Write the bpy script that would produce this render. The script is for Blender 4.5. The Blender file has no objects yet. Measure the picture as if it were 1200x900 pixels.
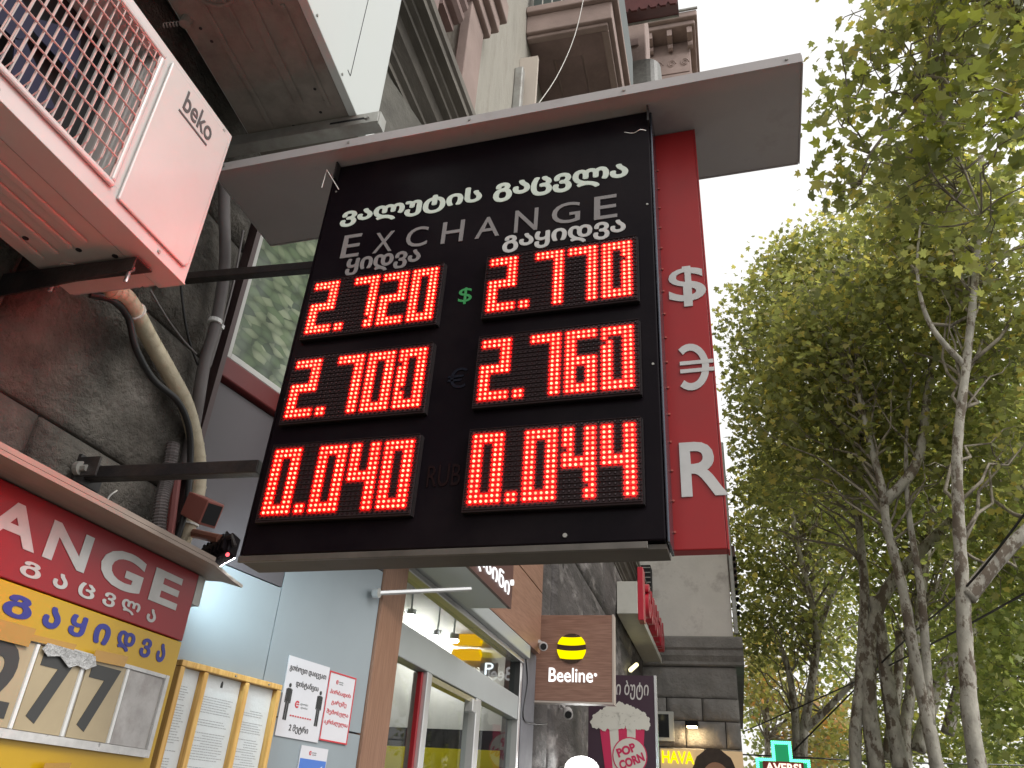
import bpy, bmesh, math, random
import numpy as np
from mathutils import Vector, Matrix
random.seed(7); RNG = np.random.default_rng(11)
C = bpy.context.scene.collection
SC = bpy.context.scene

# ---------------------------------------------------------------- camera
# metres; the eye is the origin, x points out from the facade, y along the street, z up; the pavement lies 1.55 m below
FPX = 919.2
def _n(v): return v / np.linalg.norm(v)
_U = _n(np.array([111., -1640., FPX])); _Y = _n(np.array([268., 535., FPX])); _Y = _n(_Y - _U * np.dot(_U, _Y)); _X = np.cross(_Y, _U)
RC = np.stack([_X, _Y, _U])
cam = bpy.data.cameras.new('camera'); camo = bpy.data.objects.new('camera', cam); C.objects.link(camo)
cam.sensor_width = 36; cam.lens = FPX / 1200 * 36; cam.clip_start = .05; cam.clip_end = 2000
camo.matrix_world = Matrix(np.stack([RC[:, 0], -RC[:, 1], -RC[:, 2]], 1).tolist()).to_4x4()
SC.camera = camo
def at(px, py, ax, v):                      # the point of a real plane (x, y or z = v) seen at a spot of the photograph
    d = RC @ np.array([px - 600., py - 450., FPX]); i = 'xyz'.index(ax)
    return Vector((d * (v / d[i])).tolist())

# ---------------------------------------------------------------- sky, sun, exposure
SUN_EL, SUN_AZ = math.radians(44), math.radians(112)      # azimuth clockwise from +y
w = bpy.data.worlds.new('World'); SC.world = w; w.use_nodes = True
nt = w.node_tree; nt.nodes.clear()
sky = nt.nodes.new('ShaderNodeTexSky'); sky.sky_type = 'NISHITA'; sky.sun_disc = False
sky.sun_elevation = SUN_EL; sky.sun_rotation = SUN_AZ; sky.air_density = 1.0; sky.dust_density = 6.0; sky.ozone_density = 1.0
hs = nt.nodes.new('ShaderNodeHueSaturation'); hs.inputs['Saturation'].default_value = .12
bg = nt.nodes.new('ShaderNodeBackground'); bg.inputs[1].default_value = .15
wo = nt.nodes.new('ShaderNodeOutputWorld')
cl = nt.nodes.new('ShaderNodeMix'); cl.data_type = 'RGBA'; cl.inputs[0].default_value = .55; cl.inputs[7].default_value = (8.2, 8.1, 7.9, 1)     # even white cloud layer over the sky
nt.links.new(sky.outputs[0], hs.inputs['Color']); nt.links.new(hs.outputs[0], cl.inputs[6]); nt.links.new(cl.outputs[2], bg.inputs[0]); nt.links.new(bg.outputs[0], wo.inputs[0])
sd = bpy.data.lights.new('sun', 'SUN'); sd.energy = 1.0; sd.angle = math.radians(25); sd.color = (1, .96, .9)
so = bpy.data.objects.new('sun', sd); C.objects.link(so)
sv = Vector((math.sin(SUN_AZ) * math.cos(SUN_EL), math.cos(SUN_AZ) * math.cos(SUN_EL), math.sin(SUN_EL)))
so.rotation_euler = sv.to_track_quat('Z', 'Y').to_euler(); so.location = sv * 50
SC.view_settings.view_transform = 'Standard'; SC.view_settings.look = 'None'; SC.view_settings.exposure = 0.42; SC.view_settings.gamma = 1
SC.cycles.use_denoising = True; SC.cycles.max_bounces = 6; SC.cycles.transparent_max_bounces = 12
SC.cycles.sample_clamp_indirect = 6.0

# ---------------------------------------------------------------- materials
MATS = {}
def mat(name, col, rough=.6, metal=0., noise=0., nscale=8., bump=0., bscale=40., emit=None, es=0., spec=.5, dirt=None, dscale=3., damt=.5, coat=0., stretch=(1, 1, 1), detail=6., dlo=.45, dhi=.7, bdist=.02):
    if name in MATS: return MATS[name]
    m = bpy.data.materials.new(name); m.use_nodes = True; MATS[name] = m
    t = m.node_tree; b = t.nodes['Principled BSDF']
    N = t.nodes.new; L = t.links.new
    b.inputs['Roughness'].default_value = rough; b.inputs['Metallic'].default_value = metal
    b.inputs['Specular IOR Level'].default_value = spec; b.inputs['Coat Weight'].default_value = coat
    b.inputs['Coat Roughness'].default_value = .12
    tc = N('ShaderNodeTexCoord'); mp = N('ShaderNodeMapping'); mp.inputs['Scale'].default_value = stretch
    L(tc.outputs['Object'], mp.inputs[0]); out = None
    rgb = N('ShaderNodeRGB'); rgb.outputs[0].default_value = (*col, 1); out = rgb.outputs[0]
    if noise:
        n = N('ShaderNodeTexNoise'); n.inputs['Scale'].default_value = nscale; n.inputs['Detail'].default_value = detail; n.inputs['Roughness'].default_value = .62
        L(mp.outputs[0], n.inputs['Vector'])
        r = N('ShaderNodeMapRange'); r.inputs[1].default_value = .25; r.inputs[2].default_value = .75; r.inputs[3].default_value = 1 - noise; r.inputs[4].default_value = 1 + noise
        L(n.outputs[0], r.inputs[0])
        mx = N('ShaderNodeVectorMath'); mx.operation = 'SCALE'; L(out, mx.inputs[0]); L(r.outputs[0], mx.inputs['Scale']); out = mx.outputs[0]
    if dirt:
        n = N('ShaderNodeTexNoise'); n.inputs['Scale'].default_value = dscale; n.inputs['Detail'].default_value = 8; n.inputs['Roughness'].default_value = .68
        L(mp.outputs[0], n.inputs['Vector'])
        r = N('ShaderNodeMapRange'); r.inputs[1].default_value = dlo; r.inputs[2].default_value = dhi; r.inputs[4].default_value = damt
        L(n.outputs[0], r.inputs[0])
        mx = N('ShaderNodeMix'); mx.data_type = 'RGBA'; L(r.outputs[0], mx.inputs[0]); L(out, mx.inputs[6]); mx.inputs[7].default_value = (*dirt, 1); out = mx.outputs[2]
    L(out, b.inputs['Base Color'])
    if bump:
        n = N('ShaderNodeTexNoise'); n.inputs['Scale'].default_value = bscale; n.inputs['Detail'].default_value = 7; n.inputs['Roughness'].default_value = .65
        L(mp.outputs[0], n.inputs['Vector'])
        bp = N('ShaderNodeBump'); bp.inputs['Strength'].default_value = bump; bp.inputs['Distance'].default_value = bdist
        L(n.outputs[0], bp.inputs['Height']); L(bp.outputs[0], b.inputs['Normal'])
    if emit:
        b.inputs['Emission Color'].default_value = (*emit, 1); b.inputs['Emission Strength'].default_value = es
    return m
def wood(name, c1, c2, axis='z', scale=6, rough=.45):
    if name in MATS: return MATS[name]
    m = bpy.data.materials.new(name); m.use_nodes = True; MATS[name] = m
    t = m.node_tree; b = t.nodes['Principled BSDF']; N = t.nodes.new; L = t.links.new
    b.inputs['Roughness'].default_value = rough
    tc = N('ShaderNodeTexCoord'); mp = N('ShaderNodeMapping'); s = [22., 22., 22.]; s['xyz'.index(axis)] = 1.2; mp.inputs['Scale'].default_value = s
    n = N('ShaderNodeTexNoise'); n.inputs['Scale'].default_value = scale; n.inputs['Detail'].default_value = 5; n.inputs['Distortion'].default_value = .4
    r = N('ShaderNodeValToRGB'); r.color_ramp.elements[0].color = (*c1, 1); r.color_ramp.elements[1].color = (*c2, 1); r.color_ramp.elements[0].position = .36; r.color_ramp.elements[1].position = .66
    L(tc.outputs['Object'], mp.inputs[0]); L(mp.outputs[0], n.inputs['Vector']); L(n.outputs[0], r.inputs[0]); L(r.outputs[0], b.inputs['Base Color'])
    return m
def emi(name, col, s):
    if name in MATS: return MATS[name]
    m = bpy.data.materials.new(name); m.use_nodes = True; MATS[name] = m; t = m.node_tree; t.nodes.clear()
    e = t.nodes.new('ShaderNodeEmission'); e.inputs[0].default_value = (*col, 1); e.inputs[1].default_value = s
    o = t.nodes.new('ShaderNodeOutputMaterial'); t.links.new(e.outputs[0], o.inputs[0]); return m
def leafmat(name, cols, trans=.45):
    m = bpy.data.materials.new(name); m.use_nodes = True; t = m.node_tree; t.nodes.clear(); N = t.nodes.new; L = t.links.new
    g = N('ShaderNodeNewGeometry'); r = N('ShaderNodeValToRGB'); cr = r.color_ramp
    for i, (p, c) in enumerate(cols):
        e = cr.elements[i] if i < 2 else cr.elements.new(p); e.position = p; e.color = (*c, 1)
    L(g.outputs['Random Per Island'], r.inputs[0])
    d = N('ShaderNodeBsdfPrincipled'); d.inputs['Roughness'].default_value = .42; d.inputs['Specular IOR Level'].default_value = .5; L(r.outputs[0], d.inputs['Base Color'])
    tr = N('ShaderNodeBsdfTranslucent'); sc = N('ShaderNodeVectorMath'); sc.operation = 'MULTIPLY'; sc.inputs[1].default_value = (1.72, 1.82, 1.05); L(r.outputs[0], sc.inputs[0]); L(sc.outputs[0], tr.inputs[0])
    mx = N('ShaderNodeMixShader'); mx.inputs[0].default_value = trans; L(d.outputs[0], mx.inputs[1]); L(tr.outputs[0], mx.inputs[2])
    o = N('ShaderNodeOutputMaterial'); L(mx.outputs[0], o.inputs[0]); return m
def glassmat(name, tint=(.9, .95, .95), refl=1.0):
    m = bpy.data.materials.new(name); m.use_nodes = True; t = m.node_tree; t.nodes.clear(); N = t.nodes.new; L = t.links.new
    tr = N('ShaderNodeBsdfTransparent'); tr.inputs[0].default_value = (*tint, 1); gl = N('ShaderNodeBsdfGlossy'); gl.inputs['Roughness'].default_value = .02
    f = N('ShaderNodeFresnel'); f.inputs[0].default_value = 1.45; mu = N('ShaderNodeMath'); mu.operation = 'MULTIPLY'; L(f.outputs[0], mu.inputs[0])
    ge = N('ShaderNodeNewGeometry'); iv = N('ShaderNodeMath'); iv.operation = 'MULTIPLY_ADD'; iv.inputs[1].default_value = -refl; iv.inputs[2].default_value = refl; L(ge.outputs['Backfacing'], iv.inputs[0]); L(iv.outputs[0], mu.inputs[1])
    mx = N('ShaderNodeMixShader'); L(mu.outputs[0], mx.inputs[0]); L(tr.outputs[0], mx.inputs[1]); L(gl.outputs[0], mx.inputs[2])
    o = N('ShaderNodeOutputMaterial'); L(mx.outputs[0], o.inputs[0]); return m

M_STONE = mat('rough_stone', (.135, .122, .105), .9, noise=.7, nscale=7, bump=1.0, bscale=26, dirt=(.33, .3, .27), dscale=4.5, damt=.6, dlo=.56, dhi=.72, detail=10, bdist=.06)
M_STONE2 = mat('dark_plaster', (.11, .105, .09), .85, noise=.35, nscale=6, bump=.4, bscale=30, dirt=(.05, .045, .04), dscale=2)
M_MARBLE = mat('dark_marble', (.06, .052, .05), .65, noise=.8, nscale=3.0, bump=.9, bscale=9, dirt=(.22, .2, .19), dscale=3.5, damt=.8, stretch=(1, .35, 1), detail=10, dlo=.53, dhi=.62, bdist=.05)
M_BEIGE = mat('weathered_render', (.36, .34, .295), .9, noise=.25, nscale=4, bump=.5, bscale=30, dirt=(.18, .165, .14), dscale=4, damt=.75, stretch=(1, 1, .25))
M_WING = mat('grey_render', (.76, .72, .67), .9, noise=.1, nscale=1.5, bump=.2, bscale=12, dirt=(.36, .31, .28), dscale=2.2, damt=.7, dlo=.56, dhi=.74)
M_PINK = mat('pink_render', (.3, .225, .2), .85, noise=.22, nscale=3, bump=.15, bscale=25, dirt=(.2, .14, .12), dscale=2, damt=.4)
M_PINKD = mat('dark_pink_render', (.25, .175, .16), .85, noise=.15, nscale=3, bump=.2, bscale=25, dirt=(.1, .07, .06), dscale=2.5, damt=.5)
M_CORN = mat('grimy_cornice', (.15, .135, .115), .9, noise=.35, nscale=6, bump=.4, bscale=20, dirt=(.05, .045, .04), dscale=2.5, damt=.7, stretch=(1, .35, 1))
M_DSTONE = mat('grey_stone', (.26, .245, .23), .9, noise=.3, nscale=3, bump=.8, bscale=8, bdist=.06)
M_BLACK = mat('black_sheet_metal', (.006, .004, .006), .3, noise=.25, nscale=4, bump=.03, bscale=30, spec=.06, dirt=(.016, .012, .013), dscale=3, damt=.6)
M_BLACKR = mat('black_plastic', (.006, .005, .006), .5, spec=.2)
M_STEEL = mat('dark_steel', (.05, .055, .07), .22, metal=.6, noise=.3, nscale=5)
M_BAR = mat('black_painted_bar', (.012, .011, .012), .45, noise=.4, nscale=20, bump=.15, bscale=60, dirt=(.07, .05, .04), dscale=9, damt=.5)
M_CANOPY = mat('painted_canopy_sheet', (.36, .335, .335), .5, noise=.1, nscale=3, bump=.1, bscale=7, dirt=(.17, .14, .13), dscale=6, damt=.6, dlo=.56, dhi=.8)
M_RED = mat('red_acrylic', (.3, .012, .014), .4, noise=.1, nscale=3, dirt=(.22, .02, .02), dscale=4, damt=.5, spec=.3)
M_LET = mat('grey_white_lettering', (.47, .46, .45), .5, noise=.12, nscale=20)
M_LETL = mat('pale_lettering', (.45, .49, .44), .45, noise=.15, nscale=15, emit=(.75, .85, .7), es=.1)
M_LETD = mat('dull_lettering', (.2, .185, .185), .5, noise=.15, nscale=15)
M_AC = mat('white_ac_paint', (.5, .49, .475), .22, noise=.04, nscale=6, bump=.02, bscale=8, coat=.5, dirt=(.45, .4, .36), dscale=7, damt=.35, dlo=.55, dhi=.8)
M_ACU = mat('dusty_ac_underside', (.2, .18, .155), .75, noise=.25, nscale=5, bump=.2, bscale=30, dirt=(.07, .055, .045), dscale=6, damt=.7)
M_ACP = mat('painted_ac_underside', (.5, .46, .42), .5, noise=.12, nscale=5, dirt=(.3, .24, .2), dscale=5, damt=.5)
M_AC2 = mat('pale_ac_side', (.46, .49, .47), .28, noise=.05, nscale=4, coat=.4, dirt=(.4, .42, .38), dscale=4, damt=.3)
M_GALV = mat('galvanised_steel', (.36, .36, .34), .45, metal=.55, noise=.2, nscale=12, dirt=(.18, .14, .11), dscale=8, damt=.5)
M_DARK = mat('dark_void', (.01, .01, .012), .8)
M_BLUE = mat('blue_fan_plastic', (.008, .01, .05), .5)
M_WIREG = mat('grille_coating', (.5, .36, .33), .4, noise=.1)
M_GWALL = mat('grey_blue_board', (.24, .275, .295), .4, noise=.06, nscale=2, dirt=(.2, .23, .25), dscale=3, damt=.3)
M_GWALL_SHADE = mat('painted_shade_board', (.075, .066, .072), .5, noise=.06, nscale=2)  # shade from the canopy and sign put into the board colour
M_WOOD = wood('brown_laminate', (.2, .098, .058), (.27, .145, .09), 'z')
M_WOODH = wood('brown_laminate_horizontal', (.2, .1, .065), (.29, .16, .11), 'y')
M_WOODX = wood('brown_laminate_across', (.2, .1, .068), (.3, .165, .12), 'x')
M_FRAME = wood('golden_wood', (.55, .3, .07), (.72, .45, .14), 'z', rough=.35)
M_PAPER = mat('paper', (.6, .63, .64), .5, noise=.05, nscale=6, bump=.25, bscale=9)
M_ALU = mat('grey_aluminium', (.42, .45, .45), .35, metal=.3, noise=.05, nscale=3)
M_ALUL = mat('bright_aluminium', (.68, .68, .68), .22, metal=.6)
M_WHITE = mat('white_plastic', (.75, .75, .74), .4, noise=.04)
M_YEL = mat('yellow_board', (.52, .31, .004), .4, noise=.08, nscale=4, dirt=(.36, .2, .01), dscale=4, damt=.45, coat=.3)
M_REDB = mat('red_board', (.26, .005, .012), .4, noise=.1, nscale=5, dirt=(.18, .012, .014), dscale=4, damt=.4, coat=.1)
M_BLUEL = mat('blue_lettering', (.035, .04, .24), .45)
M_CARD = mat('beige_number_card', (.4, .32, .2), .45, noise=.1, nscale=9, coat=.2)
M_TRAY = mat('scratched_grey_tray', (.42, .4, .38), .4, noise=.2, nscale=12, dirt=(.06, .05, .05), dscale=14, damt=.8, dlo=.6, dhi=.72)
M_TAPE = mat('brown_packing_tape', (.42, .22, .03), .25, noise=.1, coat=.3)
M_INK = mat('black_ink', (.02, .02, .02), .5)
M_INKR = mat('red_ink', (.5, .03, .04), .5)
M_INKG = mat('grey_ink', (.3, .31, .32), .6)
M_LEDGE = mat('weathered_ledge', (.32, .25, .21), .6, noise=.3, nscale=8, dirt=(.12, .09, .07), dscale=9, damt=.7, stretch=(1, .15, 1))
M_WRAP = mat('cream_wrap_tape', (.5, .44, .32), .5, noise=.12, nscale=10, bump=.3, bscale=18, dirt=(.3, .22, .15), dscale=9)
M_CABLE = mat('black_cable', (.01, .01, .011), .4)
M_COND = mat('grey_conduit', (.13, .115, .115), .5, noise=.2, nscale=10)
M_CWHITE = mat('white_cable', (.6, .58, .55), .5)
M_BARK = mat('plane_tree_bark', (.35, .33, .28), .85, noise=.45, nscale=5, bump=.3, bscale=20, dirt=(.09, .06, .038), dscale=3.6, damt=.85, stretch=(2.2, 2.2, 1.1), dlo=.51, dhi=.56)
M_BARKD = mat('grey_branch_bark', (.26, .23, .18), .85, noise=.3, nscale=8, bump=.3, bscale=20, dirt=(.06, .045, .03), dscale=3.5, damt=.8, dlo=.52, dhi=.6)
M_TWIG = mat('dark_twig', (.05, .04, .028), .9)
M_PLUM = mat('plum_banner', (.045, .02, .035), .45)
M_POPP = mat('pink_print', (.55, .02, .09), .5)
M_POPW = mat('cream_print', (.62, .6, .53), .5)
M_FASC = mat('dirty_white_box', (.5, .49, .44), .5, noise=.12, nscale=4, dirt=(.25, .25, .2), dscale=4, damt=.5)
M_REDL = mat('red_letter_face', (.45, .012, .03), .35, coat=.4)
M_LEAFPRINT = None

# ---------------------------------------------------------------- helpers
def tag(o, label=None, cat=None, group=None, kind=None):
    if label: o['label'] = label
    if cat: o['category'] = cat
    if group: o['group'] = group
    if kind: o['kind'] = kind
    return o
def chain(p):
    m = Matrix.Identity(4)
    while p is not None: m = p.matrix_basis @ m; p = p.parent
    return m
def thing(name, label, cat, loc=(0, 0, 0), group=None, kind=None, rot=None):
    o = bpy.data.objects.new(name, None); C.objects.link(o); o.empty_display_size = .1
    if rot is not None: o.matrix_basis = Matrix.Translation(Vector(loc)) @ rot.to_4x4()
    else: o.location = loc
    return tag(o, label, cat, group, kind)
def link_mesh(name, verts, faces, m, parent=None, local=False, smooth=False, bevel=0):
    me = bpy.data.meshes.new(name)
    vs = [Vector(v) for v in verts]
    if parent is not None and not local:
        inv = chain(parent).inverted(); vs = [inv @ v for v in vs]
    me.from_pydata([tuple(v) for v in vs], [], faces); me.update()
    bm = bmesh.new(); bm.from_mesh(me); bmesh.ops.recalc_face_normals(bm, faces=bm.faces); bm.to_mesh(me); bm.free()
    if m: me.materials.append(m)
    if smooth: me.polygons.foreach_set('use_smooth', [True] * len(me.polygons))
    o = bpy.data.objects.new(name, me); C.objects.link(o); o.parent = parent
    if bevel:
        b = o.modifiers.new('bevel', 'BEVEL'); b.width = bevel; b.segments = 2; b.limit_method = 'ANGLE'; b.angle_limit = math.radians(40)
    return o
class MB:
    def __init__(s): s.v = []; s.f = []
    def add(s, v, f):
        k = len(s.v); s.v += [tuple(q) for q in v]; s.f += [tuple(i + k for i in q) for q in f]; return s
    def box(s, a, b):
        x0, y0, z0 = a; x1, y1, z1 = b
        return s.add([(x0, y0, z0), (x1, y0, z0), (x1, y1, z0), (x0, y1, z0), (x0, y0, z1), (x1, y0, z1), (x1, y1, z1), (x0, y1, z1)],
                     [(0, 3, 2, 1), (4, 5, 6, 7), (0, 1, 5, 4), (1, 2, 6, 5), (2, 3, 7, 6), (3, 0, 4, 7)])
    def hexa(s, p):      # eight corners, bottom ring then top ring
        return s.add(p, [(0, 3, 2, 1), (4, 5, 6, 7), (0, 1, 5, 4), (1, 2, 6, 5), (2, 3, 7, 6), (3, 0, 4, 7)])
    def slab(s, pts, n, d):    # polygon pushed along n by d
        n = Vector(n).normalized() * d; P = [Vector(p) for p in pts]; k = len(P)
        return s.add([*P, *[p + n for p in P]], [tuple(range(k)), tuple(range(2 * k - 1, k - 1, -1))] + [(i, (i + 1) % k, (i + 1) % k + k, i + k) for i in range(k)])
    def tube(s, pts, r, seg=8, cap=True):
        P = [Vector(p) for p in pts]; R = r if hasattr(r, '__len__') else [r] * len(P)
        up = None; rings = []
        for i, p in enumerate(P):
            t = (P[min(i + 1, len(P) - 1)] - P[max(i - 1, 0)]).normalized()
            if up is None: up = t.orthogonal().normalized()
            up = (up - t * up.dot(t)).normalized(); sd = t.cross(up)
            rings.append([p + (up * math.cos(a) + sd * math.sin(a)) * R[i] for a in [2 * math.pi * k / seg for k in range(seg)]])
        v = [q for ring in rings for q in ring]; f = []
        for i in range(len(P) - 1):
            for k in range(seg): a = i * seg + k; b = i * seg + (k + 1) % seg; f.append((a, b, b + seg, a + seg))
        if cap: f.append(tuple(range(seg))[::-1]); f.append(tuple((len(P) - 1) * seg + k for k in range(seg)))
        return s.add(v, f)
    def cyl(s, a, b, r, seg=12): return s.tube([a, b], r, seg)
    def build(s, name, m, parent=None, **k): return link_mesh(name, s.v, s.f, m, parent, **k)
def smoothpath(pts, n=6):
    P = [Vector(p) for p in pts]; out = []
    for i in range(len(P) - 1):
        p0 = P[max(i - 1, 0)]; p1 = P[i]; p2 = P[i + 1]; p3 = P[min(i + 2, len(P) - 1)]
        for k in range(n):
            t = k / n; out.append(.5 * ((2 * p1) + (p2 - p0) * t + (2 * p0 - 5 * p1 + 4 * p2 - p3) * t * t + (3 * p1 - p0 - 3 * p2 + p3) * t ** 3))
    out.append(P[-1]); return out
def disc(c, n, r, seg=24, sx=1.0):
    n = Vector(n).normalized(); u = Vector((0, 0, 1)) - n * n.z
    u = u.normalized() if u.length > .01 else Vector((1, 0, 0)); s_ = u.cross(n)
    return [Vector(c) + (s_ * math.cos(a) * sx + u * math.sin(a)) * r for a in [2 * math.pi * k / seg for k in range(seg)]]
def text(name, body, P0, U, V, width, height, depth, m, parent=None, local=False, offset=0., spacing=1.0, shear=0., res=4, word=1.0, bold=0.):
    cu = bpy.data.curves.new('lettering', 'FONT'); cu.body = body; cu.extrude = .5; cu.offset = offset; cu.space_character = spacing; cu.shear = shear; cu.resolution_u = res; cu.space_word = word
    to = bpy.data.objects.new('lettering_source', cu); C.objects.link(to)
    dg = bpy.context.evaluated_depsgraph_get(); me = bpy.data.meshes.new_from_object(to.evaluated_get(dg))
    bpy.data.objects.remove(to); bpy.data.curves.remove(cu)
    if bold:                                    # heavier strokes: the same letters struck again a hair to each side
        bm = bmesh.new(); zs = [v.co.z for v in me.vertices]
        for k, (dx, dy) in enumerate(((0, 0), (bold, 0), (-bold, 0), (0, bold), (0, -bold), (.7 * bold, .7 * bold), (-.7 * bold, -.7 * bold), (.7 * bold, -.7 * bold), (-.7 * bold, .7 * bold))):
            c = me.copy(); ca = np.empty(len(c.vertices) * 3); c.vertices.foreach_get('co', ca); ca = ca.reshape(-1, 3); ca[:, 0] += dx; ca[:, 1] += dy; ca[:, 2] *= 1 - .035 * k
            c.vertices.foreach_set('co', ca.ravel()); bm.from_mesh(c); bpy.data.meshes.remove(c)
        bm.to_mesh(me); bm.free()
    n = len(me.vertices); a = np.empty(n * 3); me.vertices.foreach_get('co', a); a = a.reshape(-1, 3)
    lo = a.min(0); hi = a.max(0); sx = width / (hi[0] - lo[0]); sy = height / (hi[1] - lo[1]) if height else sx
    U = np.array(Vector(U).normalized()); V = np.array(Vector(V).normalized()); Nn = np.cross(U, V)
    w_ = np.array(P0) + np.outer((a[:, 0] - lo[0]) * sx, U) + np.outer((a[:, 1] - lo[1]) * sy, V) + np.outer((a[:, 2] + .5) * depth, Nn)
    if parent is not None and not local:
        inv = np.array(chain(parent).inverted()); w_ = w_ @ inv[:3, :3].T + inv[:3, 3]
    me.vertices.foreach_set('co', w_.ravel()); me.update(); me.materials.clear(); me.materials.append(m)
    o = bpy.data.objects.new(name, me); C.objects.link(o); o.parent = parent; o.name = name
    return o
XP, YP, ZP = Vector((1, 0, 0)), Vector((0, 1, 0)), Vector((0, 0, 1))
def wtext(name, body, x, y0, y1, z0, z1, m, parent, depth=.003, **k):      # on a plane facing the street
    return text(name, body, (x, y0, z0), YP, ZP, y1 - y0, z1 - z0, depth, m, parent, **k)
def ctext(name, body, y, x0, x1, z0, z1, m, parent, depth=.003, **k):      # on a plane across the street
    return text(name, body, (x0, y, z0), XP, ZP, x1 - x0, z1 - z0, depth, m, parent, **k)

G = -1.55
# ---------------------------------------------------------------- ground
tag(MB().box((-250, -250, G - .6), (250, 250, G - .5)).build('ground', mat('soil', (.12, .1, .08), .95, noise=.2)), kind='structure')
tag(MB().box((-6, -60, G - .5), (4.6, 120, G)).build('pavement', mat('paving', (.13, .125, .115), .9, noise=.2, nscale=2, bump=.2, bscale=8)), kind='structure')
tag(MB().box((4.6, -60, G - .5), (4.75, 120, G + .01)).build('kerb', mat('kerb_stone', (.3, .29, .27), .9, noise=.2), bevel=.01), kind='structure')
tag(MB().box((4.75, -60, G - .5), (16, 120, G - .12)).build('road', mat('asphalt', (.05, .05, .05), .95, noise=.2, nscale=20)), kind='structure')

# ---------------------------------------------------------------- rusticated stone wall
def rough_block(name, y0, y1, z0, z1, xf, parent, m=M_STONE, amp=.03, res=.028, seed=0, face='x'):
    ny = max(3, int((y1 - y0) / res)); nz = max(3, int((z1 - z0) / res)); rr = np.random.default_rng(seed)
    ks = rr.normal(size=(14, 2)) * np.array([2.5] * 5 + [7] * 5 + [22] * 4)[:, None]; ph = rr.uniform(0, 6.28, 14); am = np.array([1.] * 5 + [.5] * 5 + [.22] * 4)
    V = []; F = []
    for j in range(nz + 1):
        for i in range(ny + 1):
            y = y0 + (y1 - y0) * i / ny; z = z0 + (z1 - z0) * j / nz
            e = min(i, ny - i, j, nz - j); q = sum(am[k] * math.sin(ks[k, 0] * y + ks[k, 1] * z + ph[k]) for k in range(14)) / 3.
            d = (0 if e == 0 else (.55 if e == 1 else 1)) * (amp * (.7 + .6 * q))
            V.append((xf + d, y, z) if face == 'x' else (y, xf - d, z))
    for j in range(nz):
        for i in range(ny):
            a = j * (ny + 1) + i; F.append((a, a + 1, a + ny + 2, a + ny + 1))
    b = [(xf - .12, y0, z0), (xf - .12, y1, z0), (xf - .12, y1, z1), (xf - .12, y0, z1)] if face == 'x' else [(y0, xf + .12, z0), (y1, xf + .12, z0), (y1, xf + .12, z1), (y0, xf + .12, z1)]
    k = len(V); V += b; c = [0, ny, (nz + 1) * (ny + 1) - 1, nz * (ny + 1)]
    F += [tuple([c[0], k, k + 1] + list(range(ny, 0, -1))), ]
    F += [tuple([k + 3, k + 2] + list(range(c[2], c[3] - 1, -1)))[::-1]]
    F += [tuple([k, k + 3] + [j * (ny + 1) for j in range(nz, -1, -1)])]
    F += [tuple([k + 1, k + 2] + [j * (ny + 1) + ny for j in range(nz, -1, -1)])]
    return link_mesh(name, V, F, m, parent, smooth=True)
sw = thing('stone_wall', 'dark rusticated stone wall of big rough blocks behind the air conditioner and hoses', 'wall', (-1.5, .6, G))
MB().box((-1.9, -1.6, G), (-1.405, 1.672, 1.95)).build('wall_core', mat('joint_mortar', (.035, .03, .027), .95, noise=.2), sw)
courses = [(-1.55, -.62, [-.4, .6, 1.15]), (-.612, -.1, [.2, 1.0]), (-.092, .262, [-.1, .66, 1.3]), (.27, .703, [-.2, .5, 1.2]), (.711, 1.1, [.1, 1.02]), (1.108, 1.52, [.3, .78, 1.34]), (1.528, 1.95, [.0, .9])]
sd_ = 3
for z0, z1, js in courses:
    ys = [-1.6] + js + [1.675]
    for a, b in zip(ys[:-1], ys[1:]):
        if b < .05 and False: continue
        sd_ += 1; vis = b > .3 and z0 > 0
        rough_block('stone_block', a + .004, b - .004, z0, z1, -1.395, sw, amp=.03, res=.022 if vis else .12, seed=sd_)

# ---------------------------------------------------------------- exchange booth recess (grey-blue boards, picture window, red rail)
PA, PB = Vector((-1.385, 1.69, 0)), Vector((-1.215, 2.665, 0)); PD = (PB - PA).normalized(); PN = Vector((PD.y, -PD.x, 0))
def bp(s, z, o=0.): q = PA + PD * s + PN * o; return Vector((q.x, q.y, z))
def bbox_(s0, s1, z0, z1, o0, o1): return [bp(s0, z0, o0), bp(s1, z0, o0), bp(s1, z0, o1), bp(s0, z0, o1), bp(s0, z1, o0), bp(s1, z1, o0), bp(s1, z1, o1), bp(s0, z1, o1)]
def on_booth(px, py, off=.002):      # booth plane seen at a spot -> (s, z)
    d = RC @ np.array([px - 600., py - 450., FPX]); d = Vector(d.tolist()); o = PA + PN * off
    t = o.dot(PN) / d.dot(PN); q = d * t; return (q - PA).dot(PD), q.z
booth = thing('exchange_booth', 'grey blue boarded booth front under the lit rate sign', 'booth', (-1.3, 2.2, G))
L_ = (PB - PA).length
MB().hexa(bbox_(0, .46, .235, .585, -.05, 0)).build('wall_panel', M_GWALL, booth)
MB().hexa(bbox_(.464, L_, .235, .785, -.05, 0)).build('wall_panel', M_GWALL, booth)
MB().hexa(bbox_(0, .46, .589, 1.075, -.05, 0)).build('upper_shade_panel', M_GWALL_SHADE, booth)  # upper boards carry the shade as a darker painted tone
MB().hexa(bbox_(.464, L_, .789, 1.075, -.05, 0)).build('upper_shade_panel', M_GWALL_SHADE, booth)
MB().hexa(bbox_(0, L_, G, .229, -.05, 0)).build('lower_panel', M_GWALL, booth)
MB().hexa(bbox_(0, L_, 1.085, 1.15, -.06, .02)).build('red_rail', mat('dark_red_rail', (.1, .008, .008), .35), booth, bevel=.004)
fr = MB()
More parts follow.
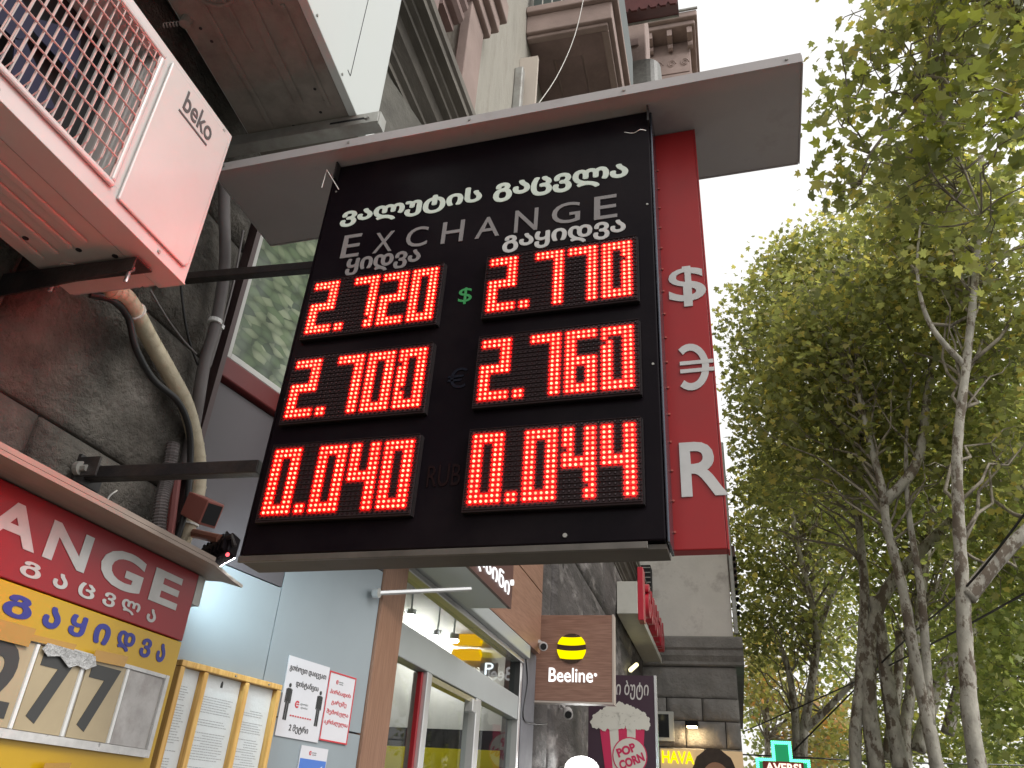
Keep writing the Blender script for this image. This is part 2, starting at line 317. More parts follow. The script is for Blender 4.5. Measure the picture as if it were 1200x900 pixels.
fr.hexa(bbox_(0.0, .028, 1.155, 1.95, -.03, .012)); fr.hexa(bbox_(.028, L_, 1.155, 1.175, -.03, .012)); fr.hexa(bbox_(.028, L_, 1.925, 1.95, -.03, .012)); fr.hexa(bbox_(L_ - .028, L_, 1.175, 1.925, -.03, .012))
win = fr.build('window', mat('dull_white_frame', (.4, .4, .38), .5), booth, bevel=.002)
# printed leaf film behind the window glass
lp = bpy.data.materials.new('printed_leaf_film'); lp.use_nodes = True; t = lp.node_tree; b = t.nodes['Principled BSDF']; N = t.nodes.new; L = t.links.new
tc = N('ShaderNodeTexCoord'); mp = N('ShaderNodeMapping'); mp.inputs['Rotation'].default_value = (.6, .4, .3); mp.inputs['Scale'].default_value = (18, 26, 52)
ns = N('ShaderNodeTexNoise'); ns.inputs['Scale'].default_value = 1.2; ns.inputs['Detail'].default_value = 3
vo = N('ShaderNodeTexVoronoi'); vo.inputs['Scale'].default_value = 1.0; vo.feature = 'F1'
ad = N('ShaderNodeMix'); ad.data_type = 'VECTOR'; ad.inputs[0].default_value = .25
rp = N('ShaderNodeValToRGB'); rp.color_ramp.elements[0].color = (.03, .05, .03, 1); rp.color_ramp.elements[1].color = (.2, .23, .15, 1); e = rp.color_ramp.elements.new(.5); e.color = (.08, .12, .06, 1)
mxx = N('ShaderNodeMix'); mxx.data_type = 'RGBA'; mxx.blend_type = 'MULTIPLY'; mxx.inputs[0].default_value = .8
rp2 = N('ShaderNodeValToRGB'); rp2.color_ramp.elements[0].color = (1, 1, 1, 1); rp2.color_ramp.elements[1].color = (.25, .3, .25, 1); rp2.color_ramp.elements[0].position = .35; rp2.color_ramp.elements[1].position = .8
L(tc.outputs['Object'], mp.inputs[0]); L(mp.outputs[0], ns.inputs['Vector']); L(mp.outputs[0], ad.inputs[4]); L(ns.outputs['Color'], ad.inputs[5]); L(ad.outputs[1], vo.inputs['Vector'])
sp = N('ShaderNodeSeparateColor'); L(vo.outputs['Color'], sp.inputs[0]); L(sp.outputs[0], rp.inputs[0]); L(vo.outputs['Distance'], rp2.inputs[0]); L(rp.outputs[0], mxx.inputs[6]); L(rp2.outputs[0], mxx.inputs[7]); L(mxx.outputs[2], b.inputs['Base Color'])
b.inputs['Roughness'].default_value = .3; b.inputs['Coat Weight'].default_value = .6; b.inputs['Coat Roughness'].default_value = .05
MB().hexa(bbox_(.029, L_ - .029, 1.176, 1.924, -.02, .002)).build('leaf_printed_pane', lp, win)
dp = MB(); dp.hexa(bbox_(-.02, -.002, G, 1.95, -.04, .03)); dp.build('corner_post', mat('corner_post_paint', (.06, .035, .035), .5), booth)
MB().hexa(bbox_(-.02, L_, 1.955, 2.9, -.2, .01)).build('header_panel', M_STONE2, booth)

# notice boards: three bays in golden frames
nb = thing('notice_board', 'three bay golden wood framed notice board with printed sheets on the grey booth', 'notice board', bp(.25, -.3, 0))
s_r, zt = on_booth(330, 803, .02); s_l = on_booth(215, 768, .02)[0]; s_1 = on_booth(243, 775, .02)[0]; s_2 = on_booth(290, 791, .02)[0]
ZT = zt; ZB = -.35; FW = .016
for a_ in (s_l - .002, s_1 - .003, s_2 - .002, s_r - FW):
    MB().hexa(bbox_(a_, a_ + FW, ZB, ZT - FW, .001, .024)).build('frame_upright', M_FRAME, nb, bevel=.002)
MB().hexa(bbox_(s_l - .002, s_r, ZT - FW + .001, ZT, .001, .025)).build('frame_top_rail', M_FRAME, nb, bevel=.002)
MB().hexa(bbox_(s_l - .002, s_r, ZB - FW, ZB - .001, .001, .025)).build('frame_bottom_rail', M_FRAME, nb, bevel=.002)
bays = [(s_l + FW, s_1 - .004), (s_1 + FW - .002, s_2 - .003), (s_2 + FW - .001, s_r - FW - .001)]
for bi, (a_, b_) in enumerate(bays):
    sheet = MB().hexa(bbox_(a_, b_, ZB, ZT - FW, .001, .006)).build('paper_sheet', M_PAPER, nb)
    ink = MB(); z = ZT - .06 - .012 * bi; rr = random.Random(bi)
    while z > ZB + .03:
        l0 = a_ + .012; l1 = b_ - .012 - rr.random() * .02
        if rr.random() < .12: z -= .012
        if rr.random() < .15: l0 += .03
        x_ = l0
        while x_ < l1 - .004:
            wd = rr.uniform(.004, .014); ink.hexa(bbox_(x_, min(x_ + wd, l1), z, z + .0016, .0062, .0066)); x_ += wd + .0022
        z -= .0062
    tag(ink.build('printed_text', M_INKG, sheet), kind='stuff')
    if bi == 1:
        cs = (a_ + b_) / 2; e_ = MB(); e_.hexa(bbox_(cs - .004, cs + .004, ZT - .042, ZT - .030, .0062, .007)); e_.hexa(bbox_(cs - .0025, cs + .0025, ZT - .030, ZT - .026, .0062, .007)); e_.build('crest_print', M_INK, sheet)
for k in (.35, .8):
    q = s_1 + (s_r - s_1) * k; p = bp(q, ZT - FW / 2, .026); MB().cyl(p, p + PN * .003, .0025, 8).build('screw', M_GALV, nb)

# distance poster, red framed poster, blue sign
ps, pz0 = on_booth(324, 862); ps1, pz1 = on_booth(340, 768); pe, _ = on_booth(386, 784); pe2, pzr = on_booth(417, 795)
PW = thing('distance_poster', 'white distancing notice with two standing figure symbols on the grey booth', 'poster', bp(ps, pz0, .003))
S0, S1, Z0, Z1 = ps1 - .003, pe, pz0, pz1
MB().hexa(bbox_(S0, S1, Z0, Z1, .001, .004)).build('sheet', mat('glossy_white_sheet', (.58, .57, .6), .3, noise=.03, bump=.03, bscale=8), PW)
def btext(name, body, s0, s1, z0, z1, m, par, off=.0042, **k):
    return text(name, body, bp(s0, z0, off), PD, ZP, s1 - s0, z1 - z0, .0008, m, par, **k)
W_ = S1 - S0; H_ = Z1 - Z0
btext('lettering', 'გთხოვთ დაიცვათ', S0 + .05 * W_, S1 - .06 * W_, Z0 + .80 * H_, Z0 + .9 * H_, M_INK, PW, bold=.012)
btext('lettering', 'დისტანცია', S0 + .25 * W_, S1 - .2 * W_, Z0 + .62 * H_, Z0 + .72 * H_, M_INK, PW, bold=.012)
btext('lettering', '2 მეტრი', S0 + .27 * W_, S1 - .28 * W_, Z0 + .06 * H_, Z0 + .17 * H_, M_INK, PW, bold=.012)
for cx in (.13, .87):
    c = S0 + cx * W_; f = MB(); hh = .46 * H_; zb = Z0 + .2 * H_
    f.slab([bp(c + .055 * hh * math.cos(a), zb + hh * .94 + .055 * hh * math.sin(a) * 1.1, .0042) for a in [k * .5236 for k in range(12)]], PN, .0008)
    for x0, x1, a0, a1 in ((-.085, .085, .5, .86), (-.135, -.098, .46, .84), (.098, .135, .46, .84), (-.08, -.01, 0, .5), (.01, .08, 0, .5)):
        f.hexa(bbox_(c + x0 * hh, c + x1 * hh, zb + a0 * hh, zb + a1 * hh, .0042, .005))
    f.build('figure_symbol', M_INK, PW)
dl = MB()
for k in range(9): u = S0 + (.24 + .058 * k) * W_; dl.hexa(bbox_(u, u + .035 * W_, Z0 + .26 * H_, Z0 + .278 * H_, .0042, .005))
dl.build('dotted_line', M_INKR, PW)
def logo(par, s, z, r):
    m_ = MB(); k = 14; o_ = [bp(s + r * math.cos(a), z + r * math.sin(a), .0043) for a in [.6 + 5.0 * i / k for i in range(k + 1)]]; i_ = [bp(s + r * .55 * math.cos(a), z + r * .55 * math.sin(a), .0043) for a in [.6 + 5.0 * i / k for i in range(k + 1)]]
    for j in range(k): m_.slab([o_[j], o_[j + 1], i_[j + 1], i_[j]], PN, .0007)
    m_.hexa(bbox_(s - r * .3, s + r * .9, z - r * .12, z + r * .16, .0043, .005)); m_.build('logo_mark', M_INKR, par)
    btext('lettering', 'ლობი', s + r * 1.5, s + r * 5.0, z - r * .1, z + r * .7, M_INKG, par); btext('lettering', 'ლობი', s + r * 1.9, s + r * 5.0, z - r * 1.0, z - r * .3, M_INKG, par)
logo(PW, S0 + .36 * W_, Z0 + .42 * H_, .04 * W_ + .0022)
PR = thing('no_entry_poster', 'white notice with red border and red lettering beside the distancing notice', 'poster', bp(pe, pz0, .003))
R0, R1, RZ1, RZ0 = pe + .003, pe2, pzr, on_booth(405, 873)[1]
MB().hexa(bbox_(R0, R1, RZ0, RZ1, .001, .004)).build('sheet', MATS['glossy_white_sheet'], PR)
bd = MB(); tk = .0045
for q in ((R0, R1, RZ1 - tk, RZ1), (R0, R1, RZ0, RZ0 + tk), (R0, R0 + tk, RZ0 + tk, RZ1 - tk), (R1 - tk, R1, RZ0 + tk, RZ1 - tk)): bd.hexa(bbox_(*q, .0041, .0052))
bd.build('red_border', M_INKR, PR)
for i, tx in enumerate(('პირბადის', 'გარეშე', 'შემოსვლა', 'აკრძალულია')):
    h = RZ1 - RZ0; wd = (R1 - R0) * (.78, .55, .8, .86)[i] / 2; cc = (R0 + R1) / 2; btext('lettering', tx, cc - wd, cc + wd, RZ0 + h * (.66 - .145 * i), RZ0 + h * (.745 - .145 * i), M_INKR, PR, bold=.01)
logo(PR, R0 + .32 * (R1 - R0), RZ0 + .86 * (RZ1 - RZ0), .0065)
BS = thing('blue_arrow_sign', 'small white topped blue sticker below the distancing notice', 'sign', bp(.6, 0, .003))
b0, bz = on_booth(353, 873); b1 = on_booth(384, 880)[0]
MB().hexa(bbox_(b0, b1, bz - .2, bz, .001, .004)).build('sheet', MATS['glossy_white_sheet'], BS)
MB().hexa(bbox_(b0 + .003, b1 - .003, bz - .17, bz - .035, .0041, .0048)).build('blue_field', mat('blue_print', (.06, .16, .5), .4), BS)
MB().slab([bp(b0 + .5 * (b1 - b0), bz - .075, .0049), bp(b1 - .02, bz - .05, .0049), bp(b1 - .02, bz - .1, .0049)], PN, .0006).build('arrow_print', MATS['glossy_white_sheet'], BS)
logo(BS, b0 + .35 * (b1 - b0), bz - .018, .006)

# ---------------------------------------------------------------- phone shop: pillar, glazing, fascia, room
shop = thing('phone_shop', 'phone shop front with wood fascia, glass doors and grey transom', 'shop', (-1.25, 4, G))
MB().box((-1.32, 2.67, G), (-1.205, 2.885, 1.02)).build('pillar', M_WOOD, shop, bevel=.002)
MB().box((-1.31, 2.888, .545), (-1.245, 4.93, .675)).build('transom', M_ALU, shop, bevel=.004)
MB().box((-1.31, 2.888, .877), (-1.235, 4.99, .905)).build('head_rail', M_ALUL, shop, bevel=.004)
MB().box((-1.31, 2.888, .906), (-1.20, 5.0, .985)).build('head_channel', M_ALU, shop, bevel=.006)
GL = glassmat('shop_glass', (.9, .94, .94), .75)
MB().box((-1.285, 2.888, .677), (-1.277, 4.93, .876)).build('fanlight', GL, shop)
for y0, y1, mm in ((3.325, 3.385, M_ALUL), (4.07, 4.15, M_ALUL), (4.945, 4.99, M_ALUL)):
    MB().box((-1.31, y0, G), (-1.243, y1, .544 if y1 < 4.9 else .876)).build('door_post', mm, shop, bevel=.004)
MB().box((-1.312, 4.931, .545), (-1.246, 4.944, .876)).build('corner_seal', mat('dark_seal', (.03, .03, .03), .6), shop)
for y0, y1 in ((2.89, 3.322), (3.388, 4.067), (4.153, 4.943)):
    d_ = MB().box((-1.29, y0, G), (-1.282, y1, .543)).build('door_pane', GL, shop)
    if y0 > 3 and y0 < 4:
        MB().box((-1.295, y0, .515), (-1.25, y1 - .02, .54)).build('door_rail', mat('brass_edge', (.5, .46, .3), .25, metal=.6), d_, bevel=.002)
        MB().box((-1.28, 3.98, .47), (-1.235, 4.05, .53)).build('door_closer', M_ALUL, d_, bevel=.004)
MB().box((-1.28, 3.30, G), (-1.262, 3.322, .54)).build('red_edge_strip', M_REDB, shop)
# fascia boards with dark joint between
ZF = 1.39
MB().box((-1.3, 2.72, .987), (-1.2, 5.27, ZF - .004)).build('fascia_board', M_WOODH, shop, bevel=.002)
MB().box((-1.3, 2.72, ZF + .004), (-1.2, 5.27, 1.95)).build('fascia_board', M_WOODH, shop, bevel=.002)
MB().box((-1.3, 2.72, 1.955), (-1.22, 5.27, 2.9)).build('upper_board', M_STONE2, shop)
MB().box((-1.36, 5.0, G), (-1.24, 5.34, .985)).build('grey_pier', mat('grey_pier_paint', (.12, .12, .135), .6, noise=.15, nscale=5, dirt=(.2, .2, .22), dscale=4, damt=.5), shop)
MB().box((-1.3, 5.271, .987), (-1.245, 5.42, 2.9)).build('side_strip', mat('brown_grey_strip', (.075, .055, .048), .6, noise=.2), shop)
# room behind the glass
room = thing('shop_interior', 'lit grey shop room with yellow band seen through the glass front', 'room', (-3, 4.7, G))
MB().box((-5.2, 2.7, G), (-5.1, 6.5, 2.2)).build('back_wall', mat('room_wall', (.6, .58, .54), .7, noise=.05), room)
MB().box((-5.1, 2.6, G), (-1.35, 2.69, 2.2)).build('side_wall', MATS['room_wall'], room)
MB().box((-5.1, 6.5, .63), (-1.42, 6.6, 2.2)).build('end_wall', mat('end_wall_paint', (.6, .57, .52), .6, noise=.05), room)
MB().box((-5.1, 6.48, .49), (-1.42, 6.6, .627)).build('dark_band', mat('dark_band_paint', (.03, .03, .035), .3, coat=.3), room)
MB().box((-5.1, 6.47, G), (-1.42, 6.6, .487)).build('yellow_band', mat('yellow_wall', (.62, .5, .01), .4, emit=(.9, .75, .02), es=.05), room)
MB().box((-5.1, 2.6, 2.1), (-1.46, 6.6, 2.2)).build('ceiling', mat('room_ceiling', (.5, .48, .44), .7), room)
MB().box((-5.1, 2.6, G), (-1.35, 6.6, G + .02)).build('floor_finish', mat('room_floor', (.3, .3, .3), .4), room)
for px, py in ((463, 722), (481, 723), (512, 748), (531, 752)):
    p = at(px, py, 'y', 6.3)
    l = thing('spotlight', '%s ceiling spot shining inside the phone shop' % {463: 'leftmost of four white', 481: 'second from left white', 512: 'third from left white', 531: 'rightmost of four white'}[px], 'lamp', p, 'ceiling spots in the phone shop')
    MB().cyl((p.x, p.y, p.z + .015), (p.x, p.y, p.z + .06), .045, 16).build('housing', M_WHITE, l); MB().cyl((p.x, p.y, p.z + .061), (p.x, p.y, 2.1), .008, 6).build('rod', M_ALU, l); MB().cyl((p.x, p.y, p.z), (p.x, p.y, p.z + .014), .04, 16).build('lens', emi('spot_lens', (1, .98, .95), 150), l)
# striped round logo on the end wall, ring lamp, modelled P-shaped reflection
def striped_logo(c, r, y, par, bright=1.0, dark=True):
    def seg(a0, a1, m, nm, off):
        n = 10; pts = []
        for i in range(n + 1):
            h = a0 + (a1 - a0) * i / n; pts.append((math.sqrt(max(0, 1 - h * h)), h))
        bow = lambda x, h: h - .10 * (1 - x * x)
        up = [(x, a1) for x in np.linspace(math.sqrt(1 - a1 * a1), -math.sqrt(1 - a1 * a1), 9)]
        dn = [(x, a0) for x in np.linspace(-math.sqrt(1 - a0 * a0), math.sqrt(1 - a0 * a0), 9)]
        ring = [(x, h) for x, h in pts[1:-1]] + [(x, bow(x, h) if abs(a1) < .95 else h) for x, h in up] + [(-x, h) for x, h in pts[1:-1]][::-1] + [(x, bow(x, h) if abs(a0) < .95 else h) for x, h in dn]
        MB().slab([(c[0] + x * r, y - off, c[1] + h * r) for x, h in ring], (0, -1, 0), .006).build(nm, m, par)
    E_ = emi('yellow_lit_acrylic', (1.0, .82, .0), .95)
    if dark:
        MB().slab([Vector((c[0] + math.cos(a) * r * .99, y - .001, c[1] + math.sin(a) * r * .99)) for a in [k * math.pi / 16 for k in range(32)]], (0, -1, 0), .004).build('dark_disc', mat('logo_dark_brown', (.035, .018, .01), .25, coat=.5), par)
    seg(.28, .80, E_, 'yellow_band', .006); seg(-.62, -.08, E_, 'yellow_band', .006)
lg = thing('wall_logo', 'orange yellow striped round logo glowing inside the shop above the doors', 'sign', (-2.1, 6.46, 1.2))
p0 = at(548, 759, 'y', 6.46)
for a0, a1 in ((.12, .8), (-.75, -.1)):
    r = .135; q = [(p0.x + x * r, 6.46, p0.z + (h - .1 * (1 - x * x)) * r) for x, h in [(-.9, a1), (-.45, a1 + .07), (0, a1 + .1), (.45, a1 + .07), (.9, a1), (.98, (a0 + a1) / 2), (.9, a0), (.45, a0 + .07), (0, a0 + .1), (-.45, a0 + .07), (-.9, a0), (-.98, (a0 + a1) / 2)]]
    MB().slab(q, (0, -1, 0), .02).build('yellow_band', emi('orange_lit_band', (1, .5, .0), .7), lg)
p_refl = thing('p_reflection', 'P shaped light reflection built as a small glowing letter plate in the shop', 'sign', at(567, 787, 'y', 6.3))
q = at(562, 792, 'y', 6.3); MB().box((q.x, 6.3, q.z), (q.x + .14, 6.33, q.z + .1)).build('plate', M_ALU, p_refl)  # bright reflection put in as an added plate with an emissive letter
ctext('lettering', 'P', 6.298, q.x + .04, q.x + .11, q.z + .01, q.z + .1, emi('cool_white_reflection', (.9, .95, 1), 1.2), p_refl)
# lightbox with georgian letters on the fascia
ls = thing('letter_lightbox', 'brown fronted lightbox with white Georgian letters on the wood fascia', 'sign', (-1.1, 3, .89))
MB().box((-1.199, 2.0, .895), (-.985, 3.66, .9)).build('underside', mat('pale_underside', (.5, .53, .52), .4), ls)
MB().box((-1.199, 2.0, .9), (-1.0, 3.66, 1.25)).build('box_body', M_ALU, ls)
MB().box((-.999, 2.0, .893), (-.984, 3.665, 1.26)).build('front_board', mat('brown_front', (.085, .035, .03), .4), ls)
wtext('lettering', 'ბილაინი', -.983, 2.78, 3.6, .915, 1.02, emi('white_lit_letters', (1, 1, 1), 1.1), ls, .004, offset=.0, spacing=1.0)
MB().slab(disc((-.983, 3.63, 1.01), (1, 0, 0), .014, 12), (1, 0, 0), .012).build('dot', MATS['white_lit_letters'], ls)
st = thing('lightbox_stay', 'thin pale metal stay bar running from booth pillar to lightbox', 'bracket', at(443, 694, 'x', -1.2))
a_, b_ = at(441, 695, 'x', -1.2), at(551, 690, 'x', -1.0)
MB().tube([a_, b_], .009, 6).build('bar', M_ALUL, st)
MB().cyl(a_ - XP * .01, a_ + XP * .012, .018, 10).build('wall_flange', M_ALUL, st)

# blade sign
bs = thing('blade_sign', 'square brown wood sign with lit bee striped ball and white Beeline lettering', 'sign', (-1.0, 5.35, .72))
BX0, BX1, BZ0, BZ1, BY = -1.262, -.733, .712, 1.262, 5.35
MB().box((BX0, BY, BZ0), (BX1, BY + .09, BZ1)).build('board', M_WOODX, bs, bevel=.003)
MB().box((BX1 + .001, BY - .002, BZ0 - .003), (BX1 + .012, BY + .09, BZ1 + .004)).build('edge_trim', mat('pale_edge', (.45, .38, .33), .4), bs)
MB().box((BX0, BY - .002, BZ0 - .012), (BX1 + .012, BY + .09, BZ0 - .001)).build('edge_trim', MATS['pale_edge'], bs)
lc = at(670, 760, 'y', BY); striped_logo((lc.x, lc.z), .098, BY - .002, bs)
a_, b_ = at(643, 799, 'y', BY), at(695, 785, 'y', BY)
ctext('lettering', 'Beeline', BY - .002, a_.x, b_.x, a_.z, b_.z + .008, emi('blade_white_letters', (1, 1, 1), 1.2), bs, .006, offset=.008)
p = at(698, 791, 'y', BY); MB().slab(disc((p.x, BY - .002, p.z), (0, -1, 0), .010, 12), (0, -1, 0), .008).build('dot', MATS['blade_white_letters'], bs)

# cameras
def camera_thing(label, p, d, r, ln, mount):
    c = thing('security_camera', label, 'camera', p, 'security cameras by the phone shop'); d = Vector(d).normalized(); p = Vector(p)
    MB().cyl(p, p + d * ln, r, 16).build('housing', mat('camera_grey', (.45, .43, .42), .4), c, smooth=False, bevel=.003)
    MB().cyl(p + d * (ln + .001), p + d * (ln + .004), r * .72, 16).build('lens', mat('camera_glass', (.01, .01, .012), .08), c)
    MB().tube([p + d * .01, Vector(mount)], r * .35, 8).build('arm', MATS['camera_grey'], c)
    m_ = Vector(mount); MB().cyl(m_, m_ - (m_ - p).normalized() * .012, r * .8, 12).build('base', MATS['camera_grey'], c)
p = at(636, 757, 'y', 5.16); camera_thing('small grey camera with dark lens fixed on the wood fascia corner', p, (.3, -1, -.25), .028, .07, (-1.2, 5.22, p.z + .03))
p = at(665, 834, 'y', 6.1); camera_thing('white bullet camera on the dark marble wall below the Beeline sign', p, (.25, -1, -.3), .035, .12, (-1.25, 6.3, p.z + .07))
cb = thing('wall_cable', 'thin black cable looping down the grey pier beside the phone shop', 'cable', (-1.23, 5.1, .2))
MB().tube(smoothpath([at(616, 770, 'x', -1.236), at(618, 800, 'x', -1.236), at(613, 840, 'x', -1.236), at(625, 848, 'x', -1.236), at(641, 848, 'x', -1.236)]), .004, 6).build('strand', M_CABLE, cb, smooth=True)

# ---------------------------------------------------------------- far wall of dark marble and what hangs on it
mw = thing('marble_wall', 'dark veined marble clad wall beyond the phone shop', 'wall', (-1.4, 9, G))
MB().box((-1.38, 5.43, G), (-1.29, 12.9, 2.9)).build('wall_core', MATS['joint_mortar'], mw)
yy = 5.435; k = 0
for y1 in (5.95, 7.4, 8.6, 9.9, 11.3, 12.88):
    zz = G
    for z1 in (-.6, .3, 1.2, 2.1, 2.9):
        k += 1; rough_block('marble_slab', yy, y1 - .006, zz, z1 - .005, -1.285, mw, M_MARBLE, amp=.03, res=.05 if yy < 7.5 else .15, seed=50 + k); zz = z1
    yy = y1
rb = thing('red_letter_sign', 'grey fascia box with raised red letters above the marble wall', 'sign', (-1.1, 11, 2.27))
MB().box((-1.25, 9.55, 2.27), (-1.0, 12.6, 2.66)).build('box_body', M_FASC, rb, bevel=.006)
MB().box((-.999, 9.75, 2.25), (-.97, 12.6, 2.33)).build('lower_rail', M_FASC, rb)
MB().box((-.999, 9.56, 2.2), (-.93, 9.8, 2.84)).build('red_end_letter', M_REDL, rb, bevel=.006)
for i, ch in enumerate('მაღაზია'):
    wtext('lettering', ch, -.998, 10.0 + i * .36, 10.3 + i * .36, 2.36, 2.78, M_REDL, rb, .09, offset=.03)
gl_ = thing('small_wall_light', 'tiny slanted glowing light strip under the red lettered box', 'lamp', at(742, 782, 'x', -1.2))
MB().tube([at(739, 785, 'x', -1.2), at(746, 779, 'x', -1.2)], .03, 6).build('lens', emi('warm_strip', (1, .9, .5), 1.6), gl_); MB().tube([at(739, 786, 'x', -1.22), at(746, 780, 'x', -1.22)], .032, 6).build('housing', M_GALV, gl_)

# popcorn banner
PY = 6.7
pb = thing('popcorn_banner', 'dark plum banner with red striped popcorn bucket and POP CORN lettering', 'banner', at(730, 900, 'y', PY))
TL_, TR_ = at(690, 792, 'y', PY), at(766, 792, 'y', PY)
X0, X1, ZTp = TL_.x, TR_.x, TR_.z; 
MB().box((X0, PY, ZTp - 1.25), (X1, PY + .05, ZTp)).build('panel', M_PLUM, pb)
MB().box((X1 + .001, PY - .003, ZTp - 1.25), (X1 + .02, PY + .055, ZTp + .003)).build('edge_rail', M_ALUL, pb)
a_, b_ = at(722, 818, 'y', PY), at(760, 801, 'y', PY)
ctext('lettering', 'ი ბუტი', PY - .001, a_.x, b_.x, a_.z - .01, b_.z + .02, mat('chalk_lettering', (.55, .52, .5), .6), pb, .002, bold=.012, shear=.1)
def pz(px, py, o=.001): q = at(px, py, 'y', PY - o); return (q.x, q.y, q.z)
# bucket: alternating tapered stripes, circle, popcorn heap
top = lambda f: (702 + 54 * f, 846 + (-10 * math.sin(f * math.pi)) - 4 * f); bot = lambda f: (716 + 34 * f, 955)
nst = 5
for i in range(nst):
    f0, f1 = i / nst, (i + 1) / nst; pts = [pz(*bot(f0)), pz(*bot(f1)), pz(*top(f1)), pz(*((top(f0)[0] + top(f1)[0]) / 2, (top(f0)[1] + top(f1)[1]) / 2 - 4)), pz(*top(f0))]
    MB().slab(pts, (0, -1, 0), .002).build('bucket_stripe', M_POPP if i % 2 == 0 else M_POPW, pb)
rr = random.Random(4); hp = MB()
MB().slab([pz(697, 852, .003), pz(757, 849, .003), pz(755, 843, .003), pz(748, 836, .003), pz(736, 831, .003), pz(722, 831, .003), pz(708, 837, .003), pz(699, 845, .003)], (0, -1, 0), .0005).build('popcorn_mound', M_POPW, pb)
for i in range(150):
    cx = 727 + rr.uniform(-31, 31); yt = 829 + .017 * (cx - 727) ** 2 + rr.uniform(-1.5, 1.5); cy = rr.uniform(yt, 853 - abs(cx - 727) * .05) if i > 40 else yt
    c0 = Vector(pz(cx, cy, .004 + .00002 * i)); r0 = rr.uniform(.02, .034)
    hp.slab([c0 + Vector((math.cos(t_) * r0 * (1 + .22 * math.sin(3 * t_ + i)), 0, math.sin(t_) * r0 * (1 + .22 * math.sin(3 * t_ + i)))) for t_ in [k * math.pi / 6 for k in range(12)]], (0, -1, 0), .0003)
tag(hp.build('popcorn_heap', M_POPW, pb), kind='stuff')
sh = MB()
for i in range(24):
    cx = 727 + rr.uniform(-24, 24); cy = 840 + rr.uniform(-6, 10); c0 = Vector(pz(cx, cy, .0078 + .00003 * i)); sh.slab([c0, c0 + Vector((.012, 0, .004)), c0 + Vector((.013, 0, .008)), c0 + Vector((.002, 0, .005))], (0, -1, 0), .0003)
tag(sh.build('kernel_shading_print', mat('kernel_grey', (.42, .4, .35), .6), pb), kind='stuff')
cc = Vector(pz(738, 886, .004)); MB().slab(disc(cc, (0, -1, 0), .135, 28), (0, -1, 0), .001).build('round_badge_rim', M_POPP, pb); MB().slab(disc(cc - YP * .0012, (0, -1, 0), .126, 28), (0, -1, 0), .001).build('round_badge', M_POPW, pb)
tu = Vector((.93, 0, .36)); tv = Vector((-.36, 0, .93))
text('lettering', 'POP', cc - tu * .085 + tv * .015 - YP * .0024, tu, tv, .15, .065, .001, M_POPP, pb, offset=.05)
text('lettering', 'CORN', cc - tu * .10 - tv * .07 - YP * .0024, tu, tv, .2, .065, .001, M_POPP, pb, offset=.05)
# round bright lamp below
fl = thing('round_wall_lamp', 'blazing white round lamp low on the marble wall', 'lamp', at(681, 893, 'y', 6.3))
p = at(681, 901, 'y', 6.3); e_ = MB().slab(disc(p, (.15, -1, -.3), .075, 20, 1.5), (0, 1, 0), .03).build('lens', emi('floodlight_lens', (1, 1, .97), 14), fl)
MB().slab(disc(p + YP * .031, (.15, -1, -.3), .09, 20, 1.4), (0, 1, 0), .04).build('housing', M_WHITE, fl)
MB().cyl(p + YP * .05, Vector((-1.28, p.y + .12, p.z)), .02, 8).build('arm', M_GALV, fl)

# ---------------------------------------------------------------- facade above the shops
fb = thing('facade_building', 'old apartment facade with grimy cornice, beige render and pink balcony', 'building', (-1.6, 5, G))
MB().box((-1.7, -2, 1.96), (-1.3, 2.69, 2.98)).build('frieze_wall', M_STONE2, fb)
MB().box((-1.7, 2.69, 2.91), (-1.31, 12.9, 2.98)).build('frieze_wall', M_STONE2, fb)
prof = [(-1.4, 2.93), (-1.285, 2.93), (-1.285, 2.96), (-1.26, 2.975), (-1.26, 3.0), (-1.215, 3.03), (-1.20, 3.075), (-1.165, 3.085), (-1.165, 3.11), (-1.14, 3.12), (-1.14, 3.145), (-1.10, 3.15), (-1.10, 3.19), (-1.085, 3.2), (-1.085, 3.25), (-1.31, 3.33), (-1.4, 3.33)]
MB().slab([(x, -2, z) for x, z in prof], YP, 14.9).build('cornice', M_CORN, fb)
MB().box((-1.7, -2, 3.2), (-1.3, 2.2, 9)).build('plaster_wall', M_BEIGE, fb)
MB().box((-1.7, 2.2, 3.2), (-1.42, 2.86, 9)).build('window_recess', M_PINKD, fb)
MB().box((-1.7, 2.86, 3.2), (-1.3, 12.9, 16)).build('plaster_wall', M_BEIGE, fb)
pl = MB().box((-1.299, 2.84, 3.335), (-1.235, 3.09, 4.40)).build('pilaster', M_PINK, fb, bevel=.006)
cp = MB().box((-1.299, 2.80, 4.405), (-1.2, 3.13, 4.5)); cp.box((-1.298, 2.77, 4.5), (-1.16, 3.17, 4.62)); cp.box((-1.297, 2.74, 4.62), (-1.12, 3.2, 4.8)); cp.build('capital', M_PINK, pl, bevel=.012)
sc_ = MB()
for i in range(5): sc_.tube([(-1.25 + .02 * i, 2.5 + .02 * i, 4.0 + .09 * i), (-1.25 + .02 * i, 2.68, 4.0 + .09 * i)], .05 - .004 * i, 10)
sc_.box((-1.42, 2.5, 3.9), (-1.26, 2.68, 4.55)); sc_.build('scroll_bracket', M_PINKD, fb)
MB().box((-1.42, 2.25, 4.56), (-1.16, 2.7, 4.85)).build('window_hood', M_PINK, fb, bevel=.01)
MB().box((-1.299, 2.3, 3.336), (-1.25, 2.44, 4.55)).build('window_jamb', M_PINKD, fb, bevel=.006)
